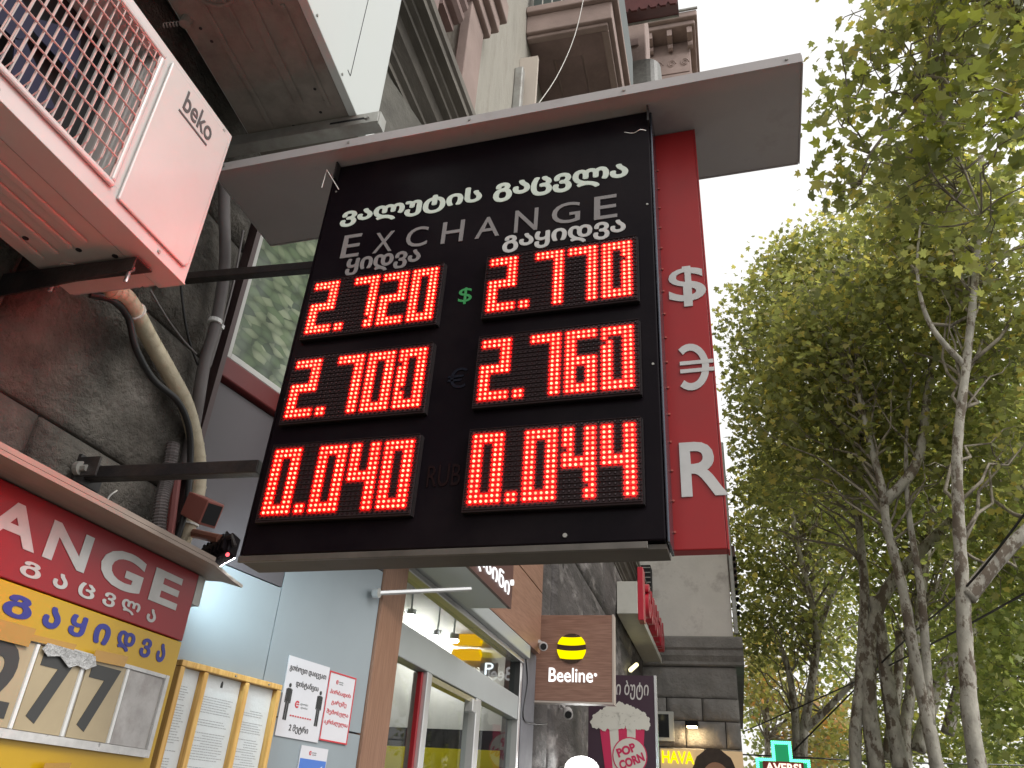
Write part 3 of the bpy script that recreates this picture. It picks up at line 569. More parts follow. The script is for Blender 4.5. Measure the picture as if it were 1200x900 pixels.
# balcony
bal = MB().box((-1.299, 4.2, 5.9), (-.56, 5.5, 6.12)).build('balcony', M_PINK, fb, bevel=.01)
b_ = MB(); b_.box((-1.298, 4.16, 6.121), (-.51, 5.54, 6.2)); b_.box((-1.297, 4.23, 5.86), (-.6, 4.29, 5.899)); b_.box((-.66, 4.29, 5.86), (-.6, 5.45, 5.899)); b_.box((-1.297, 5.4, 5.86), (-.66, 5.45, 5.899)); b_.build('balcony_moulding', M_PINK, bal, bevel=.01)
b2 = MB(); b2.box((-1.296, 4.29, 5.88), (-1.12, 5.4, 5.8995)); b2.box((-.85, 4.29, 5.88), (-.661, 5.4, 5.8995)); b2.box((-1.12, 4.29, 5.88), (-.85, 4.5, 5.8995)); b2.build('soffit_border', M_PINKD, bal)
MB().box((-1.1, 4.51, 5.892), (-.87, 5.39, 5.8992)).build('soffit_panel', M_PINKD, bal)
for i in range(9): MB().box((-1.24 + i * .085, 4.18, 6.21), (-1.17 + i * .085, 4.2, 7.0)).build('railing_board', mat('dark_green_board', (.035, .05, .045), .5, noise=.2), bal)
MB().box((-1.297, 4.175, 6.201), (-.515, 4.205, 6.215)).build('railing_foot', MATS['dark_green_board'], bal)
MB().box((-.535, 4.18, 6.21), (-.52, 5.5, 7.0)).build('side_railing', MATS['dark_green_board'], bal)
pp = thing('drain_pipe', 'grey square downpipe with cream board beside it under the balcony', 'pipe', at(614, 140, 'x', -1.25))
MB().box((-1.299, 3.98, 3.4), (-1.23, 4.05, 5.2)).build('pipe', M_GALV, pp, bevel=.01); MB().box((-1.298, 4.10, 3.4), (-1.15, 4.14, 5.45)).build('cream_board', mat('cream_board_paint', (.5, .44, .38), .7), pp)
wc = thing('hanging_cable', 'thin pale cable slanting down past the pink balcony', 'cable', at(685, -5, 'y', 3.9))
MB().tube(smoothpath([at(686, -12, 'y', 3.9), at(674, 40, 'y', 3.85), at(655, 85, 'y', 3.8), at(632, 120, 'y', 3.7), at(605, 152, 'y', 3.6)]), .0035, 6).build('strand', M_CWHITE, wc, smooth=True)
# farther bay, awning and round balcony
by = MB(); 
q0, q1 = at(728, 0, 'y', 8), at(757, 58, 'y', 8)
MB().box((-1.299, 8, 9.2), (-.55, 8.9, 11.9)).build('bay_window', M_PINK, fb, bevel=.02)
MB().box((-1.2, 7.975, 10.45), (-.66, 7.999, 10.6)).build('bay_moulding', M_PINKD, fb)
aw = MB()
for i in range(9):
    x0 = -1.2 + i * .13; aw.slab([(x0, 6.9, 10.0), (x0 + .13, 6.9, 10.0), (x0 + .13, 6.9, 9.76 + .06), (x0 + .1, 6.9, 9.76), (x0 + .03, 6.9, 9.76), (x0, 6.9, 9.82)], YP, .03)
aw.slab([(-1.25, 6.9, 10.0), (-.03, 6.9, 10.0), (-.03, 7.8, 10.7), (-1.25, 7.8, 10.7)], ZP, .04)
awt = thing('red_awning', 'dark red scalloped awning high up beside the pink bay', 'awning', (-.6, 7.3, 9.8)); aw.build('canopy_cloth', mat('dark_red_cloth', (.09, .02, .02), .8, noise=.2, nscale=5), awt)
MB().tube([(-1.25, 7.75, 10.66), (-.03, 7.75, 10.66)], .03, 8).build('roller', M_GALV, awt)
rbn = MB(); pts = [(-.95 + .0, 7.9), (-.55, 7.9)] + [(-.55 + .2 * math.sin(a), 8.1 - .2 * math.cos(a)) for a in [k * .3 for k in range(1, 6)]] + [(-.35, 8.4), (-1.29, 8.4), (-1.29, 7.9)]
rbn.slab([(x, y, 9.5) for x, y in pts], ZP, .5); rbn.build('round_balcony', mat('grey_mesh_rail', (.16, .16, .15), .5, noise=.3, nscale=25), fb)
MB().slab([(x, y, 9.42) for x, y in pts], ZP, .075).build('balcony_slab', M_PINK, fb)

# ---------------------------------------------------------------- wing building across the view
WY = 12.9
wb = thing('corner_building', 'projecting building end with grey render, pink cornice on top and stone base', 'building', (-.6, 14, G))
MB().box((-3, WY + .02, 2.72), (.11, 22, 15.6)).build('render_wall', M_WING, wb, bevel=.01)
MB().box((-3, WY + .1, G), (.09, 22, 2.3)).build('base_core', MATS['joint_mortar'], wb)
pr2 = [(0, 2.28), (-.03, 2.3), (-.03, 2.34), (-.09, 2.42), (-.09, 2.5), (-.13, 2.53), (-.13, 2.67), (-.1, 2.7), (0, 2.7)]
MB().slab([(-3, WY + .02 + o, z) for o, z in pr2] + [(-3, 21, 2.7), (-3, 21, 2.28)], XP, 3.24).build('string_course', M_DSTONE, wb)
zz = 2.28; k = 0; rows = [1.82, 1.5, 1.13, .75, .3, -.2, -.7, -1.55]; zt_ = 2.275
for ri, zb_ in enumerate(rows):
    xs = [-3., -2.2, -1.5, -.95, -.42, .12] if ri % 2 else [-3., -2.4, -1.7, -1.2, -.68, -.1, .12]
    if ri == 0: xs = [-3., -1.4, .12]
    for a_, b_ in zip(xs[:-1], xs[1:]):
        k += 1; rough_block('stone_block', a_ + .006, b_ - .006, zb_ + .006, zt_ - .006, WY + .06, wb, M_DSTONE, amp=.06 if ri else .01, res=.05, seed=200 + k, face='y')
    zt_ = zb_
MB().box((.125, WY - .06, 2.75), (.19, WY + .02, 6)).build('downpipe', M_GALV, wb, bevel=.01)
MB().box((.113, WY + .1, 3.65), (.24, 13.6, 4.2)).build('side_oriel', M_PINKD, wb)
for i in range(9): MB().tube([(.2, WY + .04, 3.05 + i * .11), (.23, WY + .0, 3.1 + i * .11)], .025, 6).build('pipe_clip', M_BLACKR, wb)
# top cornice
cw = MB(); cw.box((-2.5, WY - .65, 16.75), (.36, 14.2, 16.95)); cw.box((-2.49, WY - .55, 16.6), (.3, 14.1, 16.745)); cw.box((-2.48, WY - .1, 15.4), (.15, 14, 16.59)); cw.build('top_cornice', M_PINK, wb, bevel=.03)
for i in range(6):
    x_ = -2.2 + i * .46; m_ = MB(); m_.box((x_, WY - .5, 16.38), (x_ + .12, WY - .11, 16.59)); m_.tube([(x_ + .001, WY - .2, 16.3), (x_ + .119, WY - .2, 16.3)], .09, 8); m_.build('corbel', M_PINK, wb, bevel=.01)
fz = MB().box((-2.4, WY - .13, 15.5), (.1, WY - .101, 16.15)).build('frieze_panel', M_PINK, wb, bevel=.01)
for i in range(8):
    t_ = MB(); cx = -2.1 + i * .3; 
    t_.tube([(cx + .1 * math.cos(a) * (1 - a / 16), WY - .135, 15.82 + .13 * math.sin(a) * (1 - a / 16)) for a in [j * .5 for j in range(24)]], .016, 5); t_.build('scroll_relief', M_PINK, fz)
MB().box((-2.5, WY - .2, 15.2), (.16, 13.6, 15.39)).build('lower_moulding', M_PINK, wb, bevel=.02)
MB().tube([(-2.5, WY - .67, 16.97), (.38, WY - .67, 16.97)], .035, 8).build('gutter', M_GALV, wb)
# ac on the wing, window, lamp, poster
wa = thing('small_air_conditioner', 'dark grilled air conditioner high on the grey render wall', 'air conditioner', at(762, 672, 'y', WY - .3))
a_, b_ = at(752, 683, 'y', WY - .3), at(762, 662, 'y', WY - .3)
MB().box((a_.x - .1, WY - .3, a_.z - .25), (b_.x, WY + .01, b_.z)).build('casing', M_DARK, wa)
for i in range(7): MB().box((a_.x - .1, WY - .306, a_.z - .24 + i * .08), (b_.x, WY - .301, a_.z - .225 + i * .08)).build('grille_wire', M_GALV, wa)
ww = thing('white_frame_window', 'narrow white framed dark window above the lit portrait board', 'window', at(778, 868, 'y', WY))
a_, b_ = at(768, 868, 'y', WY - .02), at(789, 834, 'y', WY - .02)
MB().box((a_.x, WY - .03, a_.z), (b_.x, WY + .029, b_.z)).build('frame', mat('dirty_white_frame', (.5, .5, .46), .5), ww, bevel=.005); MB().box((a_.x - .001, WY - .036, a_.z + .05), (b_.x - .07, WY - .031, b_.z - .04)).build('pane', mat('dark_pane', (.01, .012, .015), .08), ww)
pb2 = thing('portrait_board', 'warm lit tan board with yellow HAVA letters and dark haired head', 'billboard', at(828, 900, 'y', WY))
a_, b_ = at(774, 878, 'y', WY - .1), at(870, 879, 'y', WY - .1)
MB().box((a_.x, WY - .12, -.2), (b_.x, WY - .06, a_.z + .01)).build('board', mat('tan_board', (.55, .38, .2), .6, noise=.08, nscale=2, emit=(1, .7, .4), es=.22), pb2)
p = at(776, 894, 'y', WY - .14); q = at(813, 881, 'y', WY - .14)
ctext('lettering', 'HAVA', WY - .125, p.x, q.x, p.z, q.z, emi('yellow_lit_letters', (1, .85, .0), 1.1), pb2, .03, offset=.02)
c_ = at(838, 915, 'y', WY - .13); hd = [Vector((c_.x + .33 * math.cos(a) * (1 + .03 * math.sin(9 * a)), WY - .121, c_.z + .42 * math.sin(a) * (1 + .03 * math.sin(11 * a)))) for a in [k * math.pi / 20 for k in range(40)]]
MB().slab(hd, (0, -1, 0), .004).build('printed_hair', mat('printed_dark_hair', (.045, .028, .02), .6, noise=.3, nscale=10), pb2)
hd = [Vector((c_.x + .02 + .25 * math.cos(a), WY - .126, c_.z - .16 + .4 * math.sin(a))) for a in [k * math.pi / 16 for k in range(32)]]
MB().slab(hd, (0, -1, 0), .003).build('printed_face', mat('printed_skin', (.42, .22, .13), .6), pb2)
wl = thing('wall_spotlight', 'small black downlight throwing warm light on the stone base', 'lamp', at(810, 850, 'y', WY - .12))
p = at(811, 850, 'y', WY - .1)
MB().box((p.x - .09, WY - .2, p.z - .02), (p.x + .09, WY + .02, p.z + .05)).build('housing', M_BLACKR, wl, bevel=.01)
MB().box((p.x - .07, WY - .18, p.z - .028), (p.x + .07, WY - .05, p.z - .021)).build('lens', emi('warm_lens', (1, .75, .4), 60), wl)
# pharmacy cross
cr = thing('pharmacy_cross', 'green LED pharmacy cross glowing between the building and the trees', 'sign', at(919, 905, 'y', 14))
c_ = at(918, 900, 'y', 14); A_, B_ = .11, .33
def cross(a, b, cx, cz): return [(cx - a, 14, cz - b), (cx + a, 14, cz - b), (cx + a, 14, cz - a), (cx + b, 14, cz - a), (cx + b, 14, cz + a), (cx + a, 14, cz + a), (cx + a, 14, cz + b), (cx - a, 14, cz + b), (cx - a, 14, cz + a), (cx - b, 14, cz + a), (cx - b, 14, cz - a), (cx - a, 14, cz - a)]
cz = c_.z - .02
MB().slab(cross(.15, .40, c_.x, cz), YP, .12).build('casing', mat('green_casing', (.01, .12, .05), .4, emit=(.0, .55, .2), es=.35), cr)
led = MB()
def rows_(a, b):
    P = [Vector(q) for q in cross(a, b, c_.x, cz)]
    for i in range(12):
        s, e = P[i], P[(i + 1) % 12]; n = max(1, int((e - s).length / .026))
        for j in range(n):
            p = s + (e - s) * j / n; led.slab([p + Vector((dx * .008, -.004, dz * .008)) for dx, dz in ((-1, -1), (1, -1), (1, 1), (-1, 1))], (0, -1, 0), .004)
rows_(.14, .39); rows_(.125, .375); rows_(.11, .36)
tag(led.build('green_leds', emi('green_led', (.1, 1, .5), 3.5), cr), kind='stuff')
MB().slab([(c_.x - .30, 13.99, cz - .07), (c_.x + .30, 13.99, cz - .07), (c_.x + .30, 13.99, cz + .11), (c_.x - .30, 13.99, cz + .11)], YP, .008).build('name_plate', mat('name_plate_red', (.3, .02, .01), .4), cr)
ctext('lettering', 'AVERSI', 13.985, c_.x - .26, c_.x + .26, cz - .04, cz + .085, emi('lit_red_white_letters', (1, .75, .6), 1.3), cr, .004, offset=.03)
MB().cyl((c_.x, 14.06, G), (c_.x, 14.06, cz - .41), .04, 10).build('pole', M_BAR, cr)

# ---------------------------------------------------------------- yellow and red rate board with its ledge
BXW = -1.25
yb = thing('rate_board', 'red and yellow painted exchange board with hand set 277 number cards', 'sign', (BXW, .9, -.4))
MB().box((-1.385, -.3, .331), (BXW, 1.668, .49)).build('red_panel', M_REDB, yb, bevel=.002)
MB().box((-1.385, -.3, -.5), (BXW, 1.668, .3285)).build('yellow_panel', M_YEL, yb, bevel=.002)
wtext('lettering', 'EXCH', BXW, .42, 1.03, .385, .462, M_LET, yb, .001, offset=.02)
for ch, y0, y1 in (('A', 1.048, 1.172), ('N', 1.192, 1.305), ('G', 1.342, 1.478), ('E', 1.51, 1.613)):
    wtext('lettering', ch, BXW + .0005, y0, y1, .390 if ch != 'G' else .387, .463 if ch != 'G' else .466, M_LET, yb, .001, offset=.03)
def letters(body, ys, z0, z1, m, off=.035, desc='', xs=BXW + .0005):
    for ch, (y0, y1) in zip(body, ys):
        a, b = z0, z1
        if ch in desc: a = z0 - (z1 - z0) * .25
        wtext('lettering', ch, xs, y0, y1, a, b, m, yb, .001, bold=off)
letters('გაცვლა', [(1.155, 1.205), (1.237, 1.275), (1.305, 1.352), (1.378, 1.415), (1.435, 1.495), (1.522, 1.553)], .346, .374, M_LET, .03)
gy = [on for on in [(1.148, 1.215), (1.243, 1.288), (1.312, 1.357), (1.382, 1.43), (1.452, 1.508), (1.53, 1.566), (1.588, 1.618)]]
letters('გაყიდვა', gy, .272, .312, M_BLUEL, .045)
wtext('lettering', 'ყიდვა', BXW + .0005, .3, .8, .272, .312, M_BLUEL, yb, .001, offset=.026)
tr = MB(); tr.box((BXW + .001, .6, .078), (BXW + .006, 1.64, .248)); tray = tr.build('number_tray', M_TRAY, yb)
trim = MB(); trim.box((BXW + .0062, .6, .078), (BXW + .012, 1.64, .093)); trim.box((BXW + .0062, 1.628, .0935), (BXW + .012, 1.64, .248)); trim.box((BXW + .0062, .6, .2405), (BXW + .011, 1.6275, .248)); trim.build('tray_lip', mat('scratched_white_lip', (.55, .54, .53), .3, noise=.2, nscale=30, dirt=(.1, .09, .09), dscale=30, damt=.7, dlo=.6, dhi=.66), tray)
for y0, y1, ch in ((.85, 1.115, ''), (1.125, 1.24, '2'), (1.254, 1.366, '7'), (1.384, 1.496, '7')):
    cd = MB().box((BXW + .0065, y0, .0945), (BXW + .009, y1, .2385)).build('number_card', M_CARD, tray)
    MB().box((BXW + .0063, y1 + .001, .0945), (BXW + .0125, y1 + .008, .2385)).build('card_divider', M_WHITE, tray)
    if ch: wtext('numeral', ch, BXW + .0092, y0 + .012, y1 - .014, .108, .232, mat('numeral_ink', (.05, .05, .05), .5), tray, .0008, offset=.035)
MB().box((BXW + .0065, 1.51, .0945), (BXW + .0085, 1.62, .2385)).build('blank_card', mat('blank_grey_card', (.42, .4, .39), .4, noise=.2, nscale=15, dirt=(.2, .16, .15), dscale=20, damt=.5), tray)
for a, b, c, d in ((.9, 1.22, .225, .262), (1.20, 1.33, .24, .256), (1.385, 1.482, .236, .262), (1.345, 1.41, .01, .052)):
    MB().slab([(BXW + .0135 + .0009 * (a < 1), a, c), (BXW + .0135 + .0009 * (a < 1), b, c + .004), (BXW + .0135 + .0009 * (a < 1), b + .004, d), (BXW + .0135 + .0009 * (a < 1), a + .003, d - .005)], XP, .0006).build('tape_strip', M_TAPE, yb)
MB().slab([(BXW + .0152, q[0], q[1]) for q in ((1.252, .232), (1.27, .222), (1.3, .228), (1.33, .212), (1.35, .22), (1.375, .216), (1.40, .228), (1.39, .2445), (1.26, .2445))], XP, .0006).build('peeling_film', mat('crumpled_film', (.6, .6, .6), .12, noise=.4, nscale=30, bump=1, bscale=60), yb)
lg_ = thing('board_ledge', 'weathered brown ledge sheet jutting out above the red exchange board', 'ledge', (-1.2, 1, .5))
MB().slab([(-1.39, -.3, .493), (-1.165, -.3, .493), (-1.165, 1.60, .493), (-1.2, 1.74, .493), (-1.21, 1.80, .493), (-1.235, 1.74, .493), (-1.39, 1.70, .493)], ZP, .008).build('sheet', M_LEDGE, lg_)
MB().box((-1.175, -.3, .502), (-1.165, 1.6, .512)).build('rim', M_LEDGE, lg_)
MB().box((-1.30, 1.671, .42), (-1.252, 1.70, .49)).build('end_bracket', M_GALV, lg_)

# ---------------------------------------------------------------- LED exchange sign
AX = Matrix(((.99947124, .03222816, -.00431234), (-.03208412, .99903183, .0301010), (.00527824, -.02994582, .99953759)))
sg = thing('exchange_sign', 'black double LED exchange rate sign with red digits and wide canopy', 'sign', (-.85375, 1.27785, 1.05177), rot=AX)
def sb(name, a, b, m, par=sg, **k): return MB().box(a, b).build(name, m, par, local=True, **k)
UL, UR, WT, WB = -.026, .768, .389, -.640
sb('cabinet', (UL, .018, WB), (UR, .088, WT), M_BLACK, bevel=.003)
sb('side_cladding', (UR + .001, .0185, WB - .004), (UR + .006, .09, WT - .004), M_STEEL, bevel=.002)
sb('left_cladding', (UL - .005, .019, WB), (UL - .001, .088, WT - .004), M_BLACK)
sb('bottom_trim', (UL - .005, .0165, WB - .013), (UR - .03, .024, WB - .001), mat('dull_bottom_trim', (.1, .09, .08), .45, metal=.4, noise=.3, nscale=15), bevel=.001)
sb('bottom_pan', (UL, .026, WB - .012), (UR, .085, WB - .004), mat('dirty_pan', (.07, .06, .05), .6, noise=.3, nscale=9))
# canopy: sheet with folded rim
can = MB(); can.box((-.362, -.035, WT + .003), (1.098, .255, WT + .008)); canopy = can.build('canopy', M_CANOPY, sg, local=True)
rim = MB(); rim.box((-.364, -.038, WT + .001), (1.1, -.034, WT + .03)); rim.box((-.366, -.033, WT + .001), (-.3625, .257, WT + .03)); rim.box((1.0985, -.033, WT + .001), (1.102, .257, WT + .03)); rim.box((-.362, .2555, WT + .001), (1.098, .259, WT + .03)); rim.build('folded_rim', M_CANOPY, canopy, local=True)
for u in (-.33, .03, .35, .72, 1.07): MB().cyl((u, -.0385, WT + .016), (u, -.041, WT + .016), .0035, 8).build('rivet', M_GALV, canopy, local=True)
for u in (-.02, .765): MB().box((u, .0, WT - .05), (u + .004, .03, WT)).build('canopy_bracket', M_BAR, canopy, local=True)
# red side panel with symbols
AXI = (Matrix.Translation((-.85375, 1.27785, 1.05177)) @ AX.to_4x4()).inverted()
RY = .0915
def red_uv(px, py):
    d = RC @ np.array([px - 600., py - 450., FPX]); o = AXI @ Vector((0, 0, 0)); dd = (AXI.to_3x3() @ Vector(d.tolist())); t = (RY - o.y) / dd.y; q = o + dd * t; return q.x, q.z
RX1, RZ0_ = red_uv(855, 643)
sb('red_side_panel', (UR - .002, RY, RZ0_), (RX1 - .003, RY + .03, WT - .002), M_RED, bevel=.002)
rp_ = [o for o in sg.children if o.name.startswith('red_side_panel')][0]
MB().box((RX1 - .0028, RY - .0005, RZ0_ - .001), (RX1, RY + .031, WT - .003)).build('edge_strip', M_RED, rp_, local=True)
for k in range(16): MB().cyl((UR + .0085, RY - .0003, -.6 + k * .058), (UR + .0085, RY - .0028, -.6 + k * .058), .0022, 6).build('rivet', mat('red_rivet', (.4, .08, .06), .4), rp_, local=True)
def stext(body, u0, u1, w0, w1, m, y=.0178, depth=.0015, par=sg, **k): return text('lettering', body, (u0, y, w0), XP, ZP, u1 - u0, w1 - w0, depth, m, par, local=True, **k)
a_ = red_uv(785, 362); b_ = red_uv(825, 310); stext('$', a_[0], b_[0], a_[1], b_[1], M_LET, y=RY - .0003, depth=.002, par=rp_, offset=.015)
a_ = red_uv(789, 460); b_ = red_uv(833, 401)
ec = Vector(((a_[0] + b_[0]) / 2 - .003, RY - .0003, (a_[1] + b_[1]) / 2)); ew, eh = (b_[0] - a_[0]) * .42, (b_[1] - a_[1]) / 2
arc = [(math.radians(-128 + 256 * k / 20)) for k in range(21)]
ring = [ec + Vector((math.cos(t) * ew * 1.08, 0, math.sin(t) * eh)) for t in arc] + [ec + Vector((math.cos(t) * ew * 1.08 * .62, 0, math.sin(t) * eh * .70)) for t in arc[::-1]]
e_ = MB()
for k in range(20): e_.slab([ring[k], ring[k + 1], ring[41 - k - 1], ring[41 - k]], (0, -1, 0), .002)
e_.build('euro_arc', M_LET, rp_, local=True)
for dz in (.17, -.17): MB().box((ec.x - ew * .62, RY - .0026, ec.z + dz * eh - .0042), (ec.x + ew * 1.35, RY - .0004, ec.z + dz * eh + .0042)).build('euro_bar', M_LET, rp_, local=True)
a_ = red_uv(799, 583); b_ = red_uv(849, 516); stext('R', a_[0], b_[0], a_[1], b_[1], M_LET, y=RY - .0003, depth=.002, par=rp_, offset=.02)
# lettering on the black face
def face_uv(px, py, yy=.0165):
    d = RC @ np.array([px - 600., py - 450., FPX]); o = AXI @ Vector((0, 0, 0)); dd = AXI.to_3x3() @ Vector(d.tolist()); t = (yy - o.y) / dd.y; q = o + dd * t; return q.x, q.z
def ftext(body, bl, tr, m, **k):
    a_ = face_uv(*bl); b_ = face_uv(*tr); return stext(body, a_[0], b_[0], a_[1], b_[1], m, **k)
ftext('ვალუტის', (397, 267), (566, 217), M_LETL, bold=.042); ftext('გაცვლა', (577, 238), (736, 190), M_LETL, bold=.042)
for ch, bl, tr in (('E', (398, 303), (425, 273)), ('X', (436, 297), (463, 270)), ('C', (474, 291), (503, 264)), ('H', (516, 286), (545, 257)), ('A', (556, 280), (587, 252)), ('N', (602, 273), (631, 243)), ('G', (646, 264), (680, 235)), ('E', (696, 258), (723, 227))):
    ftext(ch, bl, tr, M_LETD, offset=.004)
ftext('ყიდვა', (403, 324), (494, 291), M_LETD, bold=.035); ftext('გაყიდვა', (588, 297), (733, 256), M_LET, bold=.035)
ftext('$', (536, 357), (554, 336), mat('dim_green_letter', (.02, .12, .04), .4, emit=(.05, .5, .12), es=.14), offset=0)
ftext('€', (523, 456), (548, 430), mat('dim_blue_letter', (.008, .009, .016), .4, spec=.1), offset=0); ftext('RUB', (499, 571), (541, 543), mat('dim_red_letter', (.011, .004, .0045), .4, spec=.1), offset=0)
MB().cyl((.6, .0185, -.626), (.6, .015, -.626), .004, 10).build('screw', M_GALV, sg, local=True)
for (u, w_) in ((-.012, .3), (-.012, -.3), (.757, .1), (.757, -.3)): MB().cyl((u, .0185, w_), (u, .016, w_), .0025, 8).build('screw', M_GALV, sg, local=True)
# digits: 6 x 14 dots, 10 mm pitch
def pattern(ch):
    g = np.zeros((14, 6), bool)
    if ch in '027': g[0:2, :] = True
    if ch in '6': g[0:2, :] = True
    if ch in '0': g[:, 0:2] = True; g[:, 4:6] = True; g[12:, :] = True
    if ch == '2': g[0:8, 4:6] = True; g[6:8, :] = True; g[6:14, 0:2] = True; g[12:, :] = True
    if ch == '7': g[:, 4:6] = True
    if ch == '6': g[:, 0:2] = True; g[6:8, :] = True; g[6:, 4:6] = True; g[12:, :] = True
    if ch == '4': g[:, 4:6] = True; g[0:8, 0:2] = True; g[6:8, :] = True
    return g
M_LED = emi('led_core', (1.0, .018, .0095), 36.0)
nt_ = M_LED.node_tree; g_ = nt_.nodes.new('ShaderNodeNewGeometry'); m_r = nt_.nodes.new('ShaderNodeMapRange'); m_r.inputs[3].default_value = 30; m_r.inputs[4].default_value = 64
nt_.links.new(g_.outputs['Random Per Island'], m_r.inputs[0]); nt_.links.new(m_r.outputs[0], [n for n in nt_.nodes if n.type == 'EMISSION'][0].inputs[1])
M_BLOOM = mat('painted_bloom_red', (.03, .006, .006), .4, emit=(1.0, .001, .003), es=.10)  # soft bloom around the digits, painted as faint emissive discs
M_HALO = mat('painted_halo_red', (.3, .005, .005), .3, emit=(1.0, .002, .002), es=.9)  # red halo round each dot, painted as flat emissive discs
M_OFF = mat('unlit_led', (.022, .008, .01), .2, noise=.2)
M_FACE = mat('module_face', (.03, .018, .02), .7, spec=.2)
def dot(mb, u, w_, r, y0, y1, seg=6):
    a = [(u + r * math.cos(k * 2 * math.pi / seg), y0, w_ + r * math.sin(k * 2 * math.pi / seg)) for k in range(seg)]
    b = [(u + r * .7 * math.cos(k * 2 * math.pi / seg), y1, w_ + r * .7 * math.sin(k * 2 * math.pi / seg)) for k in range(seg)]
    mb.add(a + b, [tuple(range(seg, 2 * seg))] + [(k, (k + 1) % seg, (k + 1) % seg + seg, k + seg) for k in range(seg)])
def quaddot(mb, u, w_, r, y):
    mb.add([(u + r * math.cos(k * math.pi / 3), y, w_ + r * math.sin(k * math.pi / 3)) for k in range(6)], [tuple(range(6))])
dead = {('R', 0): [(3, 2), (3, 3), (5, 29)], ('L', 0): [(3, 4), (12, 15)], ('L', 1): [(4, 25), (6, 24), (10, 26)], ('R', 1): [(4, 25), (3, 26)], ('R', 2): [(5, 18), (12, 22)], ('L', 2): [(7, 14)]}
for side, rowi, body in (('L', 0, '2.720'), ('L', 1, '2.700'), ('L', 2, '0.040'), ('R', 0, '2.770'), ('R', 1, '2.760'), ('R', 2, '0.044')):
    ou = 0. if side == 'L' else .4184; ow = -(0, .2104, .4216)[rowi]
    mod = sb('led_module', (ou - .005, .006, ow - .160), (ou + .316, .0178, ow + .005), M_BLACKR, bevel=.002)
    sb('module_side', (ou + .3162, .007, ow - .159), (ou + .318, .0175, ow + .004), mat('dusty_module_side', (.018, .014, .015), .5, spec=.2), mod)
    MB().box((ou - .0045, .0040, ow - .159), (ou + .3155, .0059, ow + .0045)).build('module_face', M_FACE, mod, local=True)
    lit = np.zeros((16, 32), bool); c0 = 1; spots = []
    dd = dead[(side, rowi)]
    cols = {0: 1, 2: 11, 3: 18, 4: 25}
    for ci, ch in enumerate(body):
        mb = MB(); hb = MB(); sc2 = MB(); cells = []
        if ch == '.': cells = [(13, 8), (13, 9), (14, 8), (14, 9)]
        else:
            g = pattern(ch); cells = [(r_ + 1, c_ + cols[ci]) for r_ in range(14) for c_ in range(6) if g[r_, c_]]
        for r_, c_ in cells:
            if (r_, c_) in dd: continue
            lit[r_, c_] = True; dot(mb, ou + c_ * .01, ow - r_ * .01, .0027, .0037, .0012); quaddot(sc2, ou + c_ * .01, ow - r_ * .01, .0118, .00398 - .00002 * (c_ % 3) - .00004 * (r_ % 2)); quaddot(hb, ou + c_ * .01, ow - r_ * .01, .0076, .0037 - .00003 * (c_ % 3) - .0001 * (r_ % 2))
        dg_ = mb.build('decimal_point' if ch == '.' else 'lit_digit', M_LED, mod, local=True); hl = hb.build('painted_digit_halo', M_HALO, mod, local=True); sc2.build('painted_bloom', M_BLOOM, mod, local=True)  # halo and bloom discs imitate the glow around the dots
    ob = MB()
    for r_ in range(16):
        for c_ in range(32):
            if not lit[r_, c_]: dot(ob, ou + c_ * .01, ow - r_ * .01, .0026, .0039, .0018, 5)
    tag(ob.build('unlit_leds', M_OFF, mod, local=True), kind='stuff')
    lv = MB()
    for r_ in range(17): lv.box((ou - .003, .0015, ow - r_ * .01 + .0046), (ou + .315, .0039, ow - r_ * .01 + .0052))
    lv.build('louvre', M_FACE, mod, local=True)
# support bars to the wall
def bar(z_px, p_wall, p_sign, r=.012):
    b_ = MB(); d = (p_sign - p_wall); n = Vector((0, 1, 0)); u = ZP
    b_.hexa([p_wall - n * r - u * r, p_sign - n * r - u * r, p_sign + n * r - u * r, p_wall + n * r - u * r, p_wall - n * r + u * r, p_sign - n * r + u * r, p_sign + n * r + u * r, p_wall + n * r + u * r])
    return b_.build('support_bar', M_BAR, sg, bevel=.002)
w1, s1 = at(82, 557, 'y', 1.34), at(306, 549, 'y', 1.34); bb = bar(0, w1, s1, .0145)
w1b = Vector((-1.375, 1.34, w1.z)); 
pm = MB(); pm.box((-1.36, 1.30, w1.z - .028), (-1.352, 1.38, w1.z + .032)); pm.box((-1.352, 1.30, w1.z - .02), (-1.30, 1.306, w1.z + .024)); pm.build('wall_plate', M_BAR, bb)
pq = at(93, 549, 'x', -1.345); MB().cyl(pq - XP * .006, pq + XP * .006, .016, 14).build('washer', M_GALV, bb); MB().cyl(pq + XP * .006, pq + XP * .02, .008, 6).build('bolt', M_GALV, bb)
w2, s2 = at(150, 332, 'y', 1.36), at(372, 313, 'y', 1.36); bar(0, w2, s2, .0115)
ct = thing('loose_wire', 'pale bit of wire dangling at the top left corner of the LED sign', 'wire', at(383, 200, 'y', 1.25))
MB().tube([at(377, 220, 'y', 1.25), at(383, 199, 'y', 1.24), at(397, 222, 'y', 1.255)], .0012, 5).build('strand', M_CWHITE, ct)
ct = thing('loose_wire', 'short pale wire end poking out near the top right of the LED sign', 'wire', at(745, 155, 'y', 1.25))
MB().tube(smoothpath([at(732, 155, 'y', 1.25), at(742, 156, 'y', 1.24), at(750, 152, 'y', 1.235), at(757, 153, 'y', 1.25)]), .001, 5).build('strand', M_CWHITE, ct)

